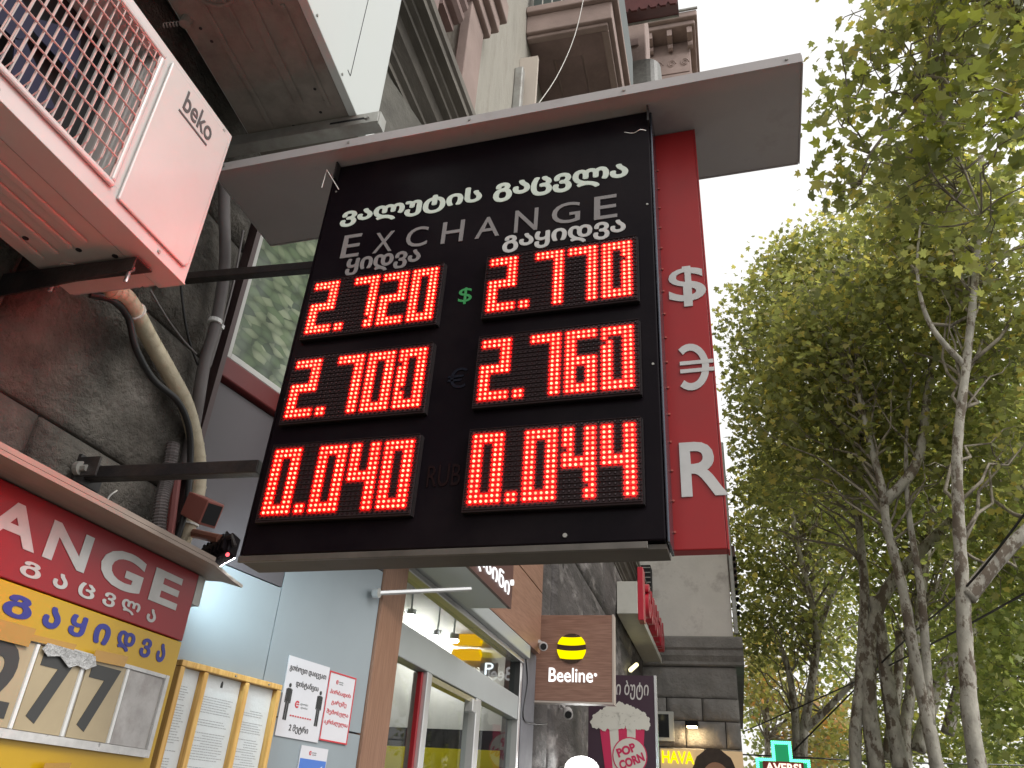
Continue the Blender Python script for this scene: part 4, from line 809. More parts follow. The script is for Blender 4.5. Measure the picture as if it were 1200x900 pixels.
# ---------------------------------------------------------------- air conditioner with pink glow
AXF, AY0, AY1, AZ0, AZ1 = -1.03, .33, 1.09, .929, 1.352
ac = thing('air_conditioner', 'white beko air conditioner with wire grille lit pink by the sign', 'air conditioner', (-1.17, .7, AZ0))
GY0, GY1, GZ0, GZ1 = .37, .835, .978, 1.312
bd = MB()
bd.box((AXF - .275, AY0, AZ0), (AXF - .1, AY1, AZ1)); bd.box((AXF - .0995, GY1, AZ0), (AXF - .02, AY1, AZ1)); bd.box((AXF - .0995, AY0, AZ0), (AXF - .02, GY1 - .0005, GZ0 - .001)); bd.box((AXF - .0995, AY0, GZ1 + .001), (AXF - .02, GY1 - .0005, AZ1)); bd.build('body', M_AC, ac, bevel=.006)
fp = MB(); X_ = AXF
fp.box((X_ - .019, AY0, AZ0), (X_, AY1, GZ0)); fp.box((X_ - .019, AY0, GZ1), (X_, AY1, AZ1)); fp.box((X_ - .019, GY1, GZ0 + .0005), (X_, AY1, GZ1 - .0005)); fp.box((X_ - .019, AY0, GZ0 + .0005), (X_, GY0, GZ1 - .0005))
fp = fp.build('front_panel', M_AC, ac)
# raised pressed field on the right and rim round the grille
MB().slab([(X_ + .001, GY1 + .03, AZ0 + .028), (X_ + .001, AY1 - .022, AZ0 + .028), (X_ + .001, AY1 - .012, AZ0 + .04), (X_ + .001, AY1 - .012, AZ1 - .03), (X_ + .001, AY1 - .022, AZ1 - .02), (X_ + .001, GY1 + .03, AZ1 - .02)], XP, .006).build('pressed_field', M_AC, fp, bevel=.004)
rm = MB()
for a, b in (((GY0 - .012, GZ0 - .012), (GY1 + .012, GZ0)), ((GY0 - .012, GZ1), (GY1 + .012, GZ1 + .012)), ((GY1, GZ0), (GY1 + .012, GZ1))): rm.box((X_ + .0005, a[0], a[1]), (X_ + .009, b[0], b[1]))
rm.build('grille_rim', M_AC, fp, bevel=.004)
MB().box((X_ - .06, AY0, AZ0 - .004), (X_ + .004, AY1, AZ0 - .0005)).build('bottom_lip', M_AC, fp, bevel=.001)
MB().box((X_ - .099, AY0 + .001, GZ0), (X_ - .097, GY1 - .001, GZ1)).build('grille_backing', M_DARK, ac)
fan = MB(); fc = Vector((X_ - .07, (GY0 + GY1) / 2, (GZ0 + GZ1) / 2))
for k in range(5):
    a = k * 1.2566 + .4; fan.slab([fc + Vector((0, math.cos(a + o) * r_, math.sin(a + o) * r_)) for o, r_ in ((0, .03), (-.3, .15), (.35, .16), (.5, .03))], XP, .002)
fan.slab(disc(fc, XP, .04, 16), XP, .004); fan.build('fan', M_BLUE, ac)
fins = MB(); nv = 25
gr = MB()
for a, b in (((GY0, GZ0), (GY1, GZ0)), ((GY1, GZ0), (GY1, GZ1)), ((GY1, GZ1), (GY0, GZ1)), ((GY0, GZ1), (GY0, GZ0))): gr.tube([(X_ + .004, a[0], a[1]), (X_ + .004, b[0], b[1])], .0022, 6)
gr = gr.build('grille', M_WIREG, ac)
ycen = (GY0 + GY1) / 2; zc = (GZ0 + GZ1) / 2
vm = None
for i in range(1, nv):
    y = GY0 + (GY1 - GY0) * i / nv
    h0, h1 = GZ0 + .002, GZ1 - .002
    if vm is None:
        o = MB().tube([(X_ + .000, 0, h0), (X_ + .012, 0, h0 + .012), (X_ + .014, 0, zc), (X_ + .012, 0, h1 - .012), (X_ + .000, 0, h1)], .0013, 5).build('grille_wire', M_WIREG, gr); vm = o; o.location = (0, y, 0)
    else:
        o = vm.copy(); C.objects.link(o); o.parent = gr; o.location = (0, y, 0)
    fins.box((X_ - .0185, y - .0014, GZ0), (X_ - .014, y + .0012, GZ1))
fins.build('inner_bars', mat('pale_inner_bars', (.5, .47, .45), .4), ac)
hm = None
for i in range(1, 9):
    z = GZ0 + (GZ1 - GZ0) * i / 9
    if hm is None:
        o = MB().tube([(X_ + .003, GY0, 0), (X_ + .0165, GY0 + .012, 0), (X_ + .0165, GY1 - .012, 0), (X_ + .003, GY1, 0)], .0018, 5).build('grille_wire', M_WIREG, gr); hm = o; base = o.location.copy(); o.location = base + Vector((0, 0, z))
    else:
        o = hm.copy(); C.objects.link(o); o.parent = gr; o.location = Vector((0, 0, z))
hm.location = Vector((0, 0, GZ0 + (GZ1 - GZ0) / 9))
# underside pressings
up = MB().box((AXF - .27, AY0 + .01, AZ0 - .0032), (AXF - .062, AY1 - .012, AZ0 - .0004)).build('underside', M_ACP, ac)
for i in range(4): MB().box((AXF - .115 - i * .042, .36, AZ0 - .009), (AXF - .1 - i * .042, .93 + .01 * i, AZ0 - .0033)).build('pressed_rib', M_ACP, up, bevel=.003)
MB().slab(disc((AXF - .2, 1.0, AZ0 - .0034), (0, 0, -1), .022, 20), (0, 0, -1), .004).build('pressed_boss', M_ACP, up)
for p_ in ((AXF - .14, .95), (AXF - .22, .9), (AXF - .08, .98)): MB().slab(disc((p_[0], p_[1], AZ0 - .0034), (0, 0, -1), .006, 12), (0, 0, -1), .0012).build('drain_hole', M_DARK, up)
# brand lettering
a_, b_ = at(209, 131, 'x', AXF + .008), at(244, 165, 'x', AXF + .008)
LZ0 = b_.z - .002; wtext('lettering', 'beko', AXF + .0072, a_.y + .006, b_.y + .004, LZ0, LZ0 + .052, mat('logo_grey', (.06, .055, .055), .4), ac, .001, offset=.012)
MB().box((AXF + .0072, a_.y, LZ0 - .014), (AXF + .0082, b_.y, LZ0 - .009)).build('logo_underline', MATS['logo_grey'], ac)
for y, z in ((1.0, AZ0 + .012), (.6, AZ0 + .012), (1.06, AZ1 - .012)): MB().cyl((AXF + .0002, y, z), (AXF + .0025, y, z), .004, 8).build('screw', M_GALV, ac)
ab = thing('air_conditioner_bracket', 'black angle bracket with two bolts carrying the pink lit air conditioner', 'bracket', (-1.2, 1.0, AZ0 - .05))
m_ = MB(); m_.box((-1.42, .985, AZ0 - .0125), (-1.06, 1.03, AZ0 - .0095)); m_.hexa([(-1.42, .98, AZ0 - .075), (-1.058, .98, AZ0 - .042), (-1.058, .984, AZ0 - .042), (-1.42, .984, AZ0 - .075), (-1.42, .98, AZ0 - .0125), (-1.058, .98, AZ0 - .0125), (-1.058, .984, AZ0 - .0125), (-1.42, .984, AZ0 - .0125)]); m_.build('arm', M_BAR, ab)
m_ = MB(); m_.hexa([(-1.42, .40, AZ0 - .075), (-1.058, .40, AZ0 - .042), (-1.058, .404, AZ0 - .042), (-1.42, .404, AZ0 - .075), (-1.42, .40, AZ0 - .0125), (-1.058, .40, AZ0 - .0125), (-1.058, .404, AZ0 - .0125), (-1.42, .404, AZ0 - .0125)]); m_.build('arm', M_BAR, ab)
for x_ in (-1.09, -1.27):
    MB().cyl((x_, 1.006, AZ0 - .05), (x_, 1.006, AZ0 - .01), .004, 8).build('bolt', M_ALUL, ab); MB().cyl((x_, 1.006, AZ0 - .02), (x_, 1.006, AZ0 - .0128), .009, 6).build('nut', M_ALUL, ab)

# ---------------------------------------------------------------- second air conditioner, above
Z2 = 1.75; c1 = at(436, 175, 'z', Z2); c0 = at(361, 0, 'z', Z2); dY = (c1 - c0).normalized(); dX = Vector((dY.y, -dY.x, 0))
def q2(a, b, z): q = c1 - dY * a - dX * b; return Vector((q.x, q.y, z))      # a metres back along the front, b metres towards the wall
def q2box(a0, a1, b0, b1, z0, z1): return [q2(a1, b1, z0), q2(a1, b0, z0), q2(a0, b0, z0), q2(a0, b1, z0), q2(a1, b1, z1), q2(a1, b0, z1), q2(a0, b0, z1), q2(a0, b1, z1)]
a2 = thing('air_conditioner', 'large pale air conditioner overhead with dusty brown underside', 'air conditioner', q2(.45, .2, Z2))
MB().hexa(q2box(0, .86, .0, .36, Z2 + .002, Z2 + .82)).build('body', M_AC2, a2, bevel=.006)
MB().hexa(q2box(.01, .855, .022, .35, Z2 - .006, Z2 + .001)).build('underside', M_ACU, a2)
und = a2.children[-1] if False else [o for o in a2.children if o.name.startswith('underside')][0]
MB().hexa(q2box(0, .86, -.004, .021, Z2 - .012, Z2 + .02)).build('bottom_lip', M_AC2, a2, bevel=.002)
for a0, a1, b_0, b_1 in ((.18, .5, .06, .072), (.2, .7, .135, .16), (.38, .8, .2, .212), (.1, .55, .26, .275), (.5, .84, .09, .1)):
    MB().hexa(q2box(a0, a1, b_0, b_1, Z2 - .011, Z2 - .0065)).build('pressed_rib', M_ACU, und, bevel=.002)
sp_ = MB(); pts = [q2(.55 + .035 * math.cos(t_), .22 + .05 * math.sin(t_), Z2 - .008) for t_ in [k * .4 for k in range(13)]]; sp_.tube(pts, .006, 6); sp_.build('pressed_arc', M_ACU, und, smooth=True)
cl_ = MB(); p = at(205, 28, 'z', Z2 - .02); pts = [p + dX * (-.035 + .0016 * k) + Vector((0, .006 * math.sin(k * 1.1), .006 * math.cos(k * 1.1))) for k in range(40)]; cl_.tube(pts, .0016, 5); cl_.build('drain_spring', M_GALV, und, smooth=True)
MB().cyl(p + ZP * .016 + dX * .03, p - ZP * .008 + dX * .03, .014, 14).build('drain_nipple', M_ACU, und)
for aa, bb_ in ((.2, .07), (.24, .085), (.16, .1), (.42, .3), (.46, .31), (.12, .2)): MB().slab(disc(q2(aa, bb_, Z2 - .0062), (0, 0, -1), .0045, 10), (0, 0, -1), .001).build('hole', M_DARK, und)
# panel seam on the white face
sm = MB(); sm.hexa(q2box(.218, .2205, -.0008, .001, Z2 + .06, Z2 + .82)); sm.hexa(q2box(.2205, .24, -.0008, .001, Z2 + .058, Z2 + .061)); sm.build('panel_seam', M_DARK, a2)
for aa in (.08, .27, .45): MB().cyl(q2(aa, -.0042, Z2 + .004), q2(aa, -.007, Z2 + .004), .004, 8).build('screw', M_GALV, a2)
b2_ = thing('air_conditioner_bracket', 'grey slotted steel channel bracket under the overhead air conditioner', 'bracket', q2(.1, .2, Z2 - .05))
p0_, p1_ = at(268, 178, 'z', Z2 - .05), at(446, 148, 'z', Z2 - .05)
dd_ = (p1_ - p0_).normalized(); pn = Vector((dd_.y, -dd_.x, 0))
def q3(s, o, z): q = p0_ + dd_ * s + pn * o; return Vector((q.x, q.y, z))
Ls = (p1_ - p0_).length
def q3box(s0, s1, o0, o1, z0, z1): return [q3(s0, o0, z0), q3(s1, o0, z0), q3(s1, o1, z0), q3(s0, o1, z0), q3(s0, o0, z1), q3(s1, o0, z1), q3(s1, o1, z1), q3(s0, o1, z1)]
m_ = MB(); m_.hexa(q3box(-.1, Ls, .02, .023, Z2 - .052, Z2 - .013)); m_.hexa(q3box(-.1, Ls, -.02, .0199, Z2 - .052, Z2 - .049)); m_.build('channel', M_GALV, b2_, bevel=.001)
MB().hexa(q3box(Ls + .0005, Ls + .004, -.018, .02, Z2 - .06, Z2 - .013)).build('end_cap', M_GALV, b2_)
MB().hexa(q3box(Ls - .15, Ls - .03, .0232, .0238, Z2 - .036, Z2 - .029)).build('slot', M_DARK, b2_)
q = q3(Ls - .035, .0232, Z2 - .032); MB().cyl(q, q + pn * .006, .008, 6).build('nut', M_GALV, b2_)

# ---------------------------------------------------------------- hoses and pipes on the stone
def hose(name, label, pts, r, m, cat='hose', seg=10, ribs=0, xs=-1.33):
    t_ = thing(name, label, cat, at(*pts[0][:2], 'x', pts[0][2] if len(pts[0]) > 2 else xs))
    P = smoothpath([at(q[0], q[1], 'x', q[2] if len(q) > 2 else xs) for q in pts], 10)
    if ribs:
        Q = []; R = []
        for a, b in zip(P[:-1], P[1:]):
            n = max(2, int((b - a).length / .0035))
            for k in range(n): Q.append(a.lerp(b, k / n)); R.append(r * (1 + .16 * (len(R) % 2)))
        P, rr_ = Q, R
    else: rr_ = r
    MB().tube(P, rr_, seg).build('tube', m, t_, smooth=not ribs); return t_, P
t_, P = hose('insulated_hose', 'cream tape wrapped refrigerant hose curving down the stone wall', [(128, 338, -1.27), (150, 352, -1.29), (176, 398), (200, 440), (219, 478), (231, 530), (232, 570), (224, 605), (212, 640, -1.34)], .021, M_WRAP)
wr = MB()
for k in range(0, len(P) - 3, 3):
    a = P[k]; d = (P[k + 1] - P[k]).normalized(); wr.tube([a, a + d * .006], [.0222, .0214], 12, cap=False)
tag(wr.build('tape_overlap', M_WRAP, t_, smooth=True), kind='stuff')
for px, py in ((148, 350), (230, 590), (224, 612)):
    a = at(px, py, 'x', -1.33); n = min(range(len(P) - 1), key=lambda k: (P[k] - a).length); d = (P[n + 1] - P[n]).normalized(); MB().tube([P[n], P[n] + d * .005], .0255, 12).build('cable_tie', M_CWHITE, t_)
hose('black_cable', 'thick black cable sagging beside the cream wrapped hose', [(105, 345, -1.3), (132, 352, -1.28), (150, 372, -1.3), (160, 410, -1.3), (180, 445, -1.3), (208, 470, -1.29), (221, 500, -1.29), (223, 540, -1.3), (219, 590, -1.3), (205, 640, -1.31)], .0085, M_CABLE, 'cable')
hose('grey_conduit', 'fat grey conduit pipe running down beside the picture window', [(262, 195, -1.33), (263, 250), (263, 315), (253, 380), (240, 425), (233, 465), (226, 505, -1.35), (214, 560, -1.36)], .017, M_COND, 'pipe')
hose('corrugated_conduit', 'ribbed grey corrugated conduit low on the stone by the ledge', [(203, 520, -1.36), (196, 560, -1.35), (190, 585, -1.34), (186, 620, -1.33), (184, 650, -1.33)], .016, M_COND, 'pipe', ribs=1)
hose('thin_cable', 'thin dark wire running down from behind the pink air conditioner', [(212, 335, -1.35), (216, 370, -1.34), (222, 400, -1.34), (232, 428, -1.34)], .0035, M_CABLE, 'cable', 6)
hose('thin_cable', 'slack thin wire crossing the stone left of the conduit', [(176, 340, -1.35), (195, 372, -1.34), (214, 398, -1.33), (230, 415, -1.33)], .003, M_COND, 'cable', 6)
hose('thin_cable', 'thin wire following the booth corner beside the conduit', [(285, 270, -1.36), (274, 330, -1.36), (258, 390, -1.36), (246, 430, -1.35)], .0035, M_COND, 'cable', 6)
hose('thin_cable', 'short pale wire loop hanging under the lower sign bar', [(137, 575, -1.31), (128, 582, -1.3), (122, 596, -1.3)], .002, M_CWHITE, 'cable', 6)
t_ = thing('cable_clip', 'white plastic clip strapped round the grey conduit', 'clip', at(251, 378, 'x', -1.33)); a = at(252, 377, 'x', -1.33); MB().tube([a - ZP * .006, a + ZP * .006], .0195, 14).build('strap', M_WHITE, t_); MB().box((a.x, a.y + .018, a.z - .008), (a.x + .012, a.y + .03, a.z + .004)).build('tail', M_WHITE, t_)
rr = random.Random(9); pin = thing('red_pipe', 'short dark red pipe stub behind the wrapped hose', 'pipe', at(200, 610, 'x', -1.35)); MB().tube([at(206, 560, 'x', -1.36), at(196, 640, 'x', -1.36)], .014, 10).build('tube', mat('red_brown_pipe', (.2, .05, .045), .5), pin)

# hooded box, arm, floodlight at the end of the ledge
hb_ = thing('hooded_sensor', 'red tinted square hooded box behind the wrapped hose', 'sensor', at(238, 597, 'y', 1.62))
a = at(226, 592, 'y', 1.62); b = at(248, 603, 'y', 1.55)
dv = (b - a).normalized(); 
o = MB(); s_ = dv.cross(ZP).normalized() * .022; u_ = s_.cross(dv).normalized() * .03
o.hexa([a - s_ - u_, b - s_ - u_, b + s_ - u_, a + s_ - u_, a - s_ + u_, b - s_ + u_, b + s_ + u_, a + s_ + u_]); o.build('hood', mat('dull_red_plastic', (.3, .1, .08), .5), hb_, bevel=.003)
MB().hexa([b + dv * .0005 - s_ * .8 - u_ * .8, b + dv * .002 - s_ * .8 - u_ * .8, b + dv * .002 + s_ * .8 - u_ * .8, b + dv * .0005 + s_ * .8 - u_ * .8, b + dv * .0005 - s_ * .8 + u_ * .8, b + dv * .002 - s_ * .8 + u_ * .8, b + dv * .002 + s_ * .8 + u_ * .8, b + dv * .0005 + s_ * .8 + u_ * .8]).build('opening', M_DARK, hb_)
fd = thing('floodlight', 'black floodlight with bracket and red indicator above the booth ledge', 'lamp', at(262, 650, 'y', 1.72))
arm = at(215, 622, 'y', 1.7); e = at(258, 632, 'y', 1.66)
MB().tube([arm, e], .012, 8).build('mounting_arm', mat('brown_arm', (.28, .12, .08), .5), fd)
m_ = MB(); m_.tube([at(232, 652, 'y', 1.66), at(236, 646, 'y', 1.66), at(272, 628, 'y', 1.66), at(275, 640, 'y', 1.66)], .006, 6); m_.build('bracket', M_BAR, fd)
c = at(258, 648, 'y', 1.68); ax1 = (at(280, 634, 'y', 1.66) - at(240, 657, 'y', 1.68)).normalized(); ax3 = Vector((-.8, .45, -.5)).normalized(); ax3 = (ax3 - ax1 * ax3.dot(ax1)).normalized(); ax2 = ax1.cross(ax3)
def ob(c, e1, e2, e3, m, nm, par, bev=.004):
    P_ = [c + ax1 * sx * e1 + ax2 * sy * e2 + ax3 * sz * e3 for sz in (-1, 1) for sx, sy in ((-1, -1), (1, -1), (1, 1), (-1, 1))]
    return MB().hexa(P_).build(nm, m, par, bevel=bev)
ob(c, .046, .034, .016, M_BLACK, 'housing', fd)
for k in range(-3, 4): ob(c - ax3 * .022 + ax1 * k * .012, .0025, .03, .006, M_BLACK, 'cooling_fin', fd, 0)
ob(c + ax3 * .0175, .038, .027, .001, emi('flood_lens', (.72, .93, 1), 260), 'lens', fd, 0)
MB().slab(disc(at(267, 650, 'y', 1.635), (0, -1, 0), .005, 10), (0, -1, 0), .002).build('indicator', emi('red_indicator', (1, .1, .12), 2.0), fd)

# ---------------------------------------------------------------- trees
def leaf_shape(kind):
    if kind == 'near':
        pts = [(0, 0), (.28, -.05), (.5, .16), (.33, .3), (.52, .62), (.2, .58), (0, 1.0), (-.2, .58), (-.52, .62), (-.33, .3), (-.5, .16), (-.28, -.05)]
        return np.array([(x, y, .10 * abs(x)) for x, y in pts]), [(0, 1, 2, 3), (0, 3, 4, 5), (0, 5, 6, 7), (0, 7, 8, 9), (0, 9, 10, 11)]
    pts = [(0, 0), (.45, .15), (.38, .62), (0, 1.0), (-.38, .62), (-.45, .15)]
    return np.array([(x, y, .12 * abs(x)) for x, y in pts]), [(0, 1, 2, 3), (0, 3, 4, 5)]
def leaves(name, m, parent, P, size, kind='far', droop=.5, rng=RNG):
    S, Fc = leaf_shape('near' if size < .102 else kind); n = len(P); k = len(S)
    nrm = rng.normal(size=(n, 3)); nrm[:, 2] = np.abs(nrm[:, 2]) * .9 + .35; nrm /= np.linalg.norm(nrm, axis=1)[:, None]
    t = rng.normal(size=(n, 3)); t[:, 2] -= droop; t -= nrm * (t * nrm).sum(1)[:, None]; t /= np.linalg.norm(t, axis=1)[:, None]; s = np.cross(t, nrm)
    sz = size * rng.uniform(.6, 1.25, n)
    V = P[:, None, :] + (S[None, :, 0:1] * s[:, None, :] + S[None, :, 1:2] * t[:, None, :] + S[None, :, 2:3] * nrm[:, None, :]) * sz[:, None, None]
    V = V.reshape(-1, 3) - np.array(chain(parent).translation)
    fl = np.array([i for f in Fc for i in f]); ln = [len(f) for f in Fc]
    allf = (fl[None, :] + (np.arange(n) * k)[:, None]).ravel(); tot = np.tile(ln, n); st = np.concatenate([[0], np.cumsum(tot)[:-1]])
    me = bpy.data.meshes.new(name); me.vertices.add(len(V)); me.vertices.foreach_set('co', V.ravel()); me.loops.add(len(allf)); me.loops.foreach_set('vertex_index', allf.astype(np.int32))
    me.polygons.add(len(tot)); me.polygons.foreach_set('loop_start', st.astype(np.int32)); me.polygons.foreach_set('loop_total', tot.astype(np.int32)); me.update(calc_edges=True); me.validate(); me.materials.append(m)
    o = bpy.data.objects.new(name, me); C.objects.link(o); o.parent = parent; return o
GREEN = [(0.0, (.14, .155, .075)), (1.0, (.5, .4, .13)), (.3, (.21, .22, .105)), (.62, (.28, .285, .13)), (.86, (.37, .35, .15))]
ML_A = leafmat('plane_leaf_olive', GREEN, .55)
ML_B = leafmat('plane_leaf_mid', [(0.0, (.17, .19, .09)), (1.0, (.5, .44, .15)), (.4, (.24, .27, .12)), (.75, (.33, .34, .14))], .55)
ML_C = leafmat('plane_leaf_autumn', [(0.0, (.2, .22, .09)), (1.0, (.52, .25, .1)), (.4, (.3, .3, .12)), (.8, (.42, .34, .13))], .45)
ML_D = leafmat('leaf_fresh', [(0.0, (.19, .23, .1)), (1.0, (.46, .46, .2)), (.5, (.3, .34, .14))], .5)
def branchy(mb, a, b, r0, r1, rng, wob=.06, seg=6):
    a, b = Vector(a), Vector(b); n = 6; L_ = (b - a).length; P = []; off = Vector((0, 0, 0))
    for k in range(n + 1):
        f = k / n
        if k: off = off + Vector(rng.normal(size=3).tolist()) * wob * L_ / n
        P.append(a.lerp(b, f) + off + Vector((0, 0, math.sin(f * math.pi) * .06 * L_)))
    mb.tube(P, [r0 + (r1 - r0) * k / n for k in range(n + 1)], seg); return P
TREE_ID = [0]
def tree(label, trunk, radii, crowns, m, nleaf, lsize, kind='far', cluster=.32, limbs=(), bark=M_BARK, twigs=60, droop=.4, group='plane trees along the street', cull=None, name='plane_tree'):
    """trunk: 3-D polyline from the ground up; crowns: list of (centre, radii)"""
    TREE_ID[0] += 1; rng = np.random.default_rng(100 + TREE_ID[0])
    T = [Vector(p) for p in trunk]; t_ = thing(name, label, 'tree', T[0], group)
    SP = smoothpath(T, 8); R = [radii[0] + (radii[1] - radii[0]) * (i / (len(SP) - 1)) for i in range(len(SP))]
    R = [.7 * r * (1 + .06 * math.sin(i * 1.7 + TREE_ID[0])) for i, r in enumerate(R)]
    MB().tube(SP, R, 14).build('trunk', bark, t_, smooth=True)
    for pts, r0, r1 in limbs:
        Q = smoothpath([Vector(p) for p in pts], 7); MB().tube(Q, [r0 + (r1 - r0) * i / (len(Q) - 1) for i in range(len(Q))], 10).build('limb', bark, t_, smooth=True)
    tw = MB(); pts = []; vols = [c[1][0] * c[1][1] * c[1][2] for c in crowns]; tot = sum(vols)
    src = [p for p in SP[len(SP) * 2 // 5:]] + [q for l in limbs for q in [Vector(x) for x in l[0][1:]]]
    for (c, rd), v in zip(crowns, vols):
        nc = max(6, int(nleaf * v / tot / 22)); c = np.array(c); rd = np.array(rd)
        d = rng.normal(size=(nc, 3)); d /= np.linalg.norm(d, axis=1)[:, None]; rr = rng.uniform(.25, 1, nc) ** .5; cen = c + d * rr[:, None] * rd
        for ci in range(nc):
            k = rng.integers(12, 32); q = np.clip(rng.normal(size=(k, 3)), -1.5, 1.5) * cluster * rng.uniform(.6, 1.2) * np.array([1, 1, .7]); pts.append(cen[ci] + q)
            if ci < twigs * v / tot:
                e = Vector(cen[ci].tolist()); s = min(src, key=lambda p: (p - e).length * rng.uniform(.6, 1.6) + max(0, p.z - e.z + (.1 if kind == 'near' else 1.1)) * 3)
                Q = branchy(tw, s, e, (.003 if kind == 'near' else .010) + .006 * (e - s).length, .003, rng, .3, 5)
                if rng.random() < .7: branchy(tw, Q[3], Q[3] + Vector((rng.normal(size=3) * .5).tolist()), .009, .003, rng, .3, 4)
    tw.build('branches', bark if bark is M_BARKD else M_BARKD, t_, smooth=True)
    P = np.concatenate(pts)
    if cull is not None: P = P[cull(P)]
    if kind == 'near':
        # the leaves that show largest are single parts, the rest is one mass
        d = P @ RC; dist = d[:, 2]; px = 600 + FPX * d[:, 0] / dist; py = 450 + FPX * d[:, 1] / dist
        inv = np.where((dist > .5) & (px > 0) & (px < 1200) & (py > 0) & (py < 900))[0]
        inv = inv[np.argsort(dist[inv])][:300]; rest = np.ones(len(P), bool); rest[inv] = False
        S, Fc = leaf_shape('near'); lm = []
        mats_ = [ML_A]
        for vi in range(4):
            me = bpy.data.meshes.new('leaf'); me.from_pydata([tuple(p * np.array([1 + .1 * vi, 1, 1 + vi])) for p in S], [], Fc); me.materials.append(leafmat('single_leaf', [(0, (.14 + .04 * vi, .16 + .035 * vi, .06)), (1, (.17 + .04 * vi, .19 + .035 * vi, .07))], .42)); lm.append(me)
        for j, i in enumerate(inv):
            o = bpy.data.objects.new('leaf', lm[j % 4]); C.objects.link(o); o.parent = t_; o.location = Vector(P[i].tolist()) - T[0]
            o.rotation_euler = (rng.normal() * .6 + math.pi * .1, rng.normal() * .6, rng.uniform(0, 6.28)); o.scale = [lsize * rng.uniform(.7, 1.25)] * 3
        P = P[rest]
        for i in range(0): pass
    tag(leaves('foliage', m, t_, P, lsize, kind, droop, rng), kind='stuff')
    return t_
def A(px, py, d): return at(px, py, 'y', d)
def up_from_ground(px, py, d):       # trunk foot straight below the lowest point seen
    p = A(px, py, d); return Vector((p.x, p.y, G))
def cr_(px, py, d, rx, rz, ry=1.2):  # crown blob: centre seen at px,py on plane y=d; radii given in photo pixels, turned into metres
    p = A(px, py, d); s = Vector(p).dot(Vector(RC[:, 2].tolist())) / FPX; return ((p.x, p.y, p.z), (rx * s, ry, rz * s))
def cb_(px, py, d, rx, rz, ry=1.2): return cr_(px, py, d + .8, rx, rz, ry)
# T1: straight mottled trunk at the right
D = 9.0; tree('straight mottled plane tree trunk nearest the right edge', [up_from_ground(1150, 930, D), A(1146, 900, D), A(1133, 780, D), A(1128, 690, D), A(1123, 600, D), A(1122, 520, D), A(1132, 430, D), A(1145, 300, D), A(1150, 180, D)], (.125, .05),
    [cb_(1150, 330, D, 110, 140), cb_(1080, 240, D, 70, 70), cb_(1190, 560, D + .6, 60, 130)], ML_A, 11000, .1, limbs=[([A(1133, 700, D), A(1170, 655, D), A(1215, 610, D), A(1260, 560, D)], .09, .05), ([A(1132, 430, D), A(1090, 380, D), A(1075, 320, D), A(1080, 250, D)], .04, .01)], twigs=45)
# T2: leaning spotted trunk
D = 10.5; tree('leaning spotted plane tree forking below the crown in mid view', [up_from_ground(1105, 950, D), A(1098, 900, D), A(1084, 830, D), A(1070, 760, D), A(1058, 690, D), A(1040, 620, D), A(1033, 570, D), A(1015, 500, D), A(1003, 440, D)], (.115, .055),
    [cb_(1020, 400, D, 110, 120), cb_(960, 470, D, 90, 110), cb_(1060, 520, D, 80, 60)], ML_A, 13500, .098, limbs=[([A(1034, 590, D), A(1075, 540, D), A(1090, 440, D), A(1112, 330, D), A(1118, 300, D)], .075, .025), ([A(1090, 850, D), A(1080, 700, D), A(1065, 600, D), A(1062, 520, D), A(1068, 440, D)], .06, .012)], twigs=70)
# T3: twin stems
D = 12.5; tree('twin stemmed pale plane tree left of the leaning one', [up_from_ground(1003, 950, D), A(1003, 900, D), A(1008, 800, D), A(1013, 700, D), A(1010, 650, D), A(1004, 560, D), A(1006, 400, D), A(1008, 300, D)], (.13, .05),
    [cb_(1000, 330, D, 110, 100), cb_(930, 400, D, 75, 120), cb_(905, 560, D, 40, 70)], ML_A, 15000, .1, limbs=[([A(1028, 905, D), A(1018, 820, D), A(1022, 740, D), A(1040, 690, D), A(1075, 650, D), A(1115, 610, D)], .12, .07), ([A(1055, 900, D), A(1040, 800, D), A(1030, 730, D), A(1022, 700, D)], .11, .08), ([A(1010, 660, D), A(1004, 600, D), A(985, 560, D), A(978, 500, D)], .06, .03)], twigs=90)
# T4: slim farther tree with low fork
D = 17.0; tree('slim farther plane tree with low fork beside the pharmacy cross', [up_from_ground(940, 950, D), A(941, 890, D), A(948, 820, D), A(957, 750, D), A(950, 700, D), A(935, 640, D), A(925, 580, D)], (.14, .06),
    [cb_(915, 620, D, 55, 90), cb_(960, 560, D, 70, 90), cb_(880, 680, D, 25, 90), cb_(930, 740, D, 60, 50)], ML_A, 10500, .105, limbs=[([A(935, 900, D), A(932, 840, D), A(925, 790, D), A(915, 760, D)], .09, .05), ([A(942, 855, D), A(965, 835, D), A(1000, 800, D), A(1040, 770, D)], .08, .04), ([A(957, 745, D), A(975, 700, D), A(1000, 650, D)], .06, .03)], twigs=90)
# T5: thick pale forked trees between
D = 14.5; tree('pale plane tree with thick fork partly hidden behind the leaning trunk', [up_from_ground(1065, 950, D), A(1062, 900, D), A(1068, 800, D), A(1080, 700, D), A(1087, 640, D), A(1095, 560, D)], (.15, .07),
    [cb_(1090, 560, D, 90, 110), cb_(1040, 640, D, 70, 90), cb_(1150, 700, D, 60, 110)], ML_B, 11000, .105, limbs=[([A(1110, 860, D), A(1125, 800, D), A(1140, 740, D)], .1, .07), ([A(1075, 880, D), A(1100, 800, D), A(1125, 760, D), A(1160, 700, D)], .12, .08), ([A(1040, 890, D), A(1052, 800, D), A(1054, 740, D)], .1, .06)], twigs=80)
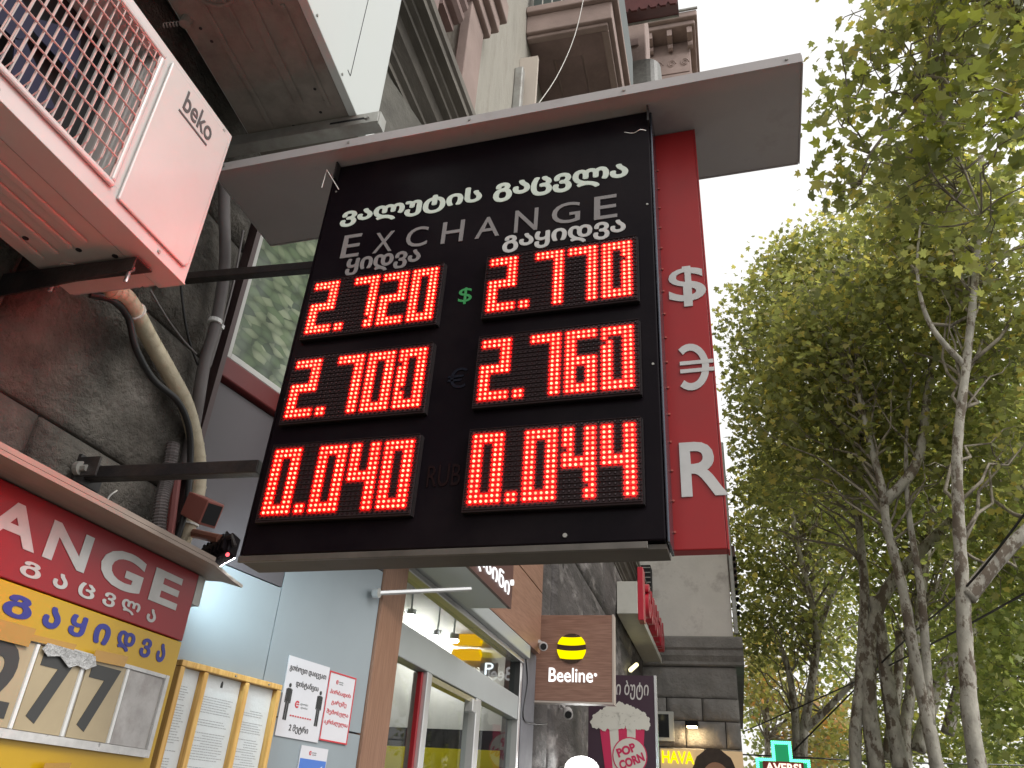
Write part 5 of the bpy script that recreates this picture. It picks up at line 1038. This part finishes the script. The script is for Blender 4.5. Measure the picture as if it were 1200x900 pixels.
# right hand bright green tree
D = 12.0; tree('bright green bushy tree filling the lower right corner', [up_from_ground(1230, 950, D), A(1230, 800, D), A(1215, 650, D), A(1210, 500, D)], (.13, .06),
    [cr_(1180, 800, D, 60, 100), cr_(1210, 640, D, 60, 100), cr_(1190, 480, D, 60, 90)], ML_D, 10500, .095, twigs=50)
# autumn tree far
D = 24.0; tree('distant orange tinted autumn tree behind the building corner', [up_from_ground(900, 960, D), A(900, 900, D), A(898, 800, D), A(896, 740, D)], (.14, .06), [cr_(890, 780, D, 30, 60, 1.6), cr_(960, 850, D, 40, 50, 1.6)], ML_C, 3600, .13, twigs=40)
D = 27.0; tree('dense distant green tree closing the view behind the trunks', [up_from_ground(1020, 960, D), A(1020, 900, D), A(1018, 800, D), A(1016, 740, D)], (.16, .08), [cr_(1010, 780, D, 90, 120, 2), cr_(1110, 800, D, 100, 120, 2), cr_(1060, 900, D, 150, 50, 2), cr_(905, 850, D, 40, 70, 2)], ML_B, 14000, .14, twigs=40)
D = 26.0; tree('distant yellow green tree seen through the gap under the crowns', [up_from_ground(960, 960, D), A(960, 900, D), A(955, 760, D), A(950, 600, D)], (.16, .08), [cr_(940, 620, D, 75, 110, 2), cr_(1020, 560, D, 100, 120, 2), cr_(1130, 560, D, 90, 130, 2)], ML_A, 7500, .13, twigs=60)
# near tree: branches reaching in from the top right
D = 4.6; tree('near plane tree branches with large leaves hanging in at the top right', [Vector((3.6, 5.0, G)), Vector((3.55, 5.0, 1.5)), Vector((3.4, 4.9, 4.0)), Vector((3.1, 4.8, 6.0))], (.16, .1),
    [cr_(1130, 60, D, 130, 90, .9), cr_(1060, 150, D, 90, 60, .7), cr_(1000, 60, D, 35, 55, .5), cr_(1000, 200, D, 60, 32, .5), cr_(1150, 210, D, 80, 70, .8), cr_(1190, -40, D, 150, 70, 1)], ML_A, 3900, .088, 'near', cluster=.17,
    limbs=[([Vector((3.5, 5.0, 2.6)), A(1210, 150, D), A(1110, 60, D), A(1085, 100, D), A(1020, 180, D), A(1010, 215, D)], .03, .005), ([A(1110, 60, D), A(1105, 140, D), A(1130, 200, D), A(1150, 250, D)], .02, .004), ([Vector((3.5, 5.0, 3.0)), A(1190, 20, D), A(1100, 20, D), A(1040, 40, D)], .03, .006), ([A(1085, 95, D), A(1088, 190, D), A(1120, 235, D)], .013, .004)], bark=M_BARKD, twigs=110, group='plane trees along the street')
# overhead wires by the trees
for lb, pts in (('upper thin black overhead wire slanting between the tree trunks', [A(930, 880, 15), A(1050, 760, 12), A(1130, 690, 9), A(1210, 590, 8)]), ('lower thin black overhead wire crossing the leaning trunk', [A(870, 858, 18), A(1000, 800, 14), A(1110, 745, 10), A(1210, 690, 8)]), ('level black overhead wire at the foot of the distant trees', [A(865, 884, 14.5), A(950, 888, 14.5), A(1040, 893, 15), A(1210, 897, 16)])):
    t_ = thing('overhead_wire', lb, 'wire', pts[0], 'overhead wires'); MB().tube(smoothpath(pts, 5), .012, 5).build('strand', M_CABLE, t_)
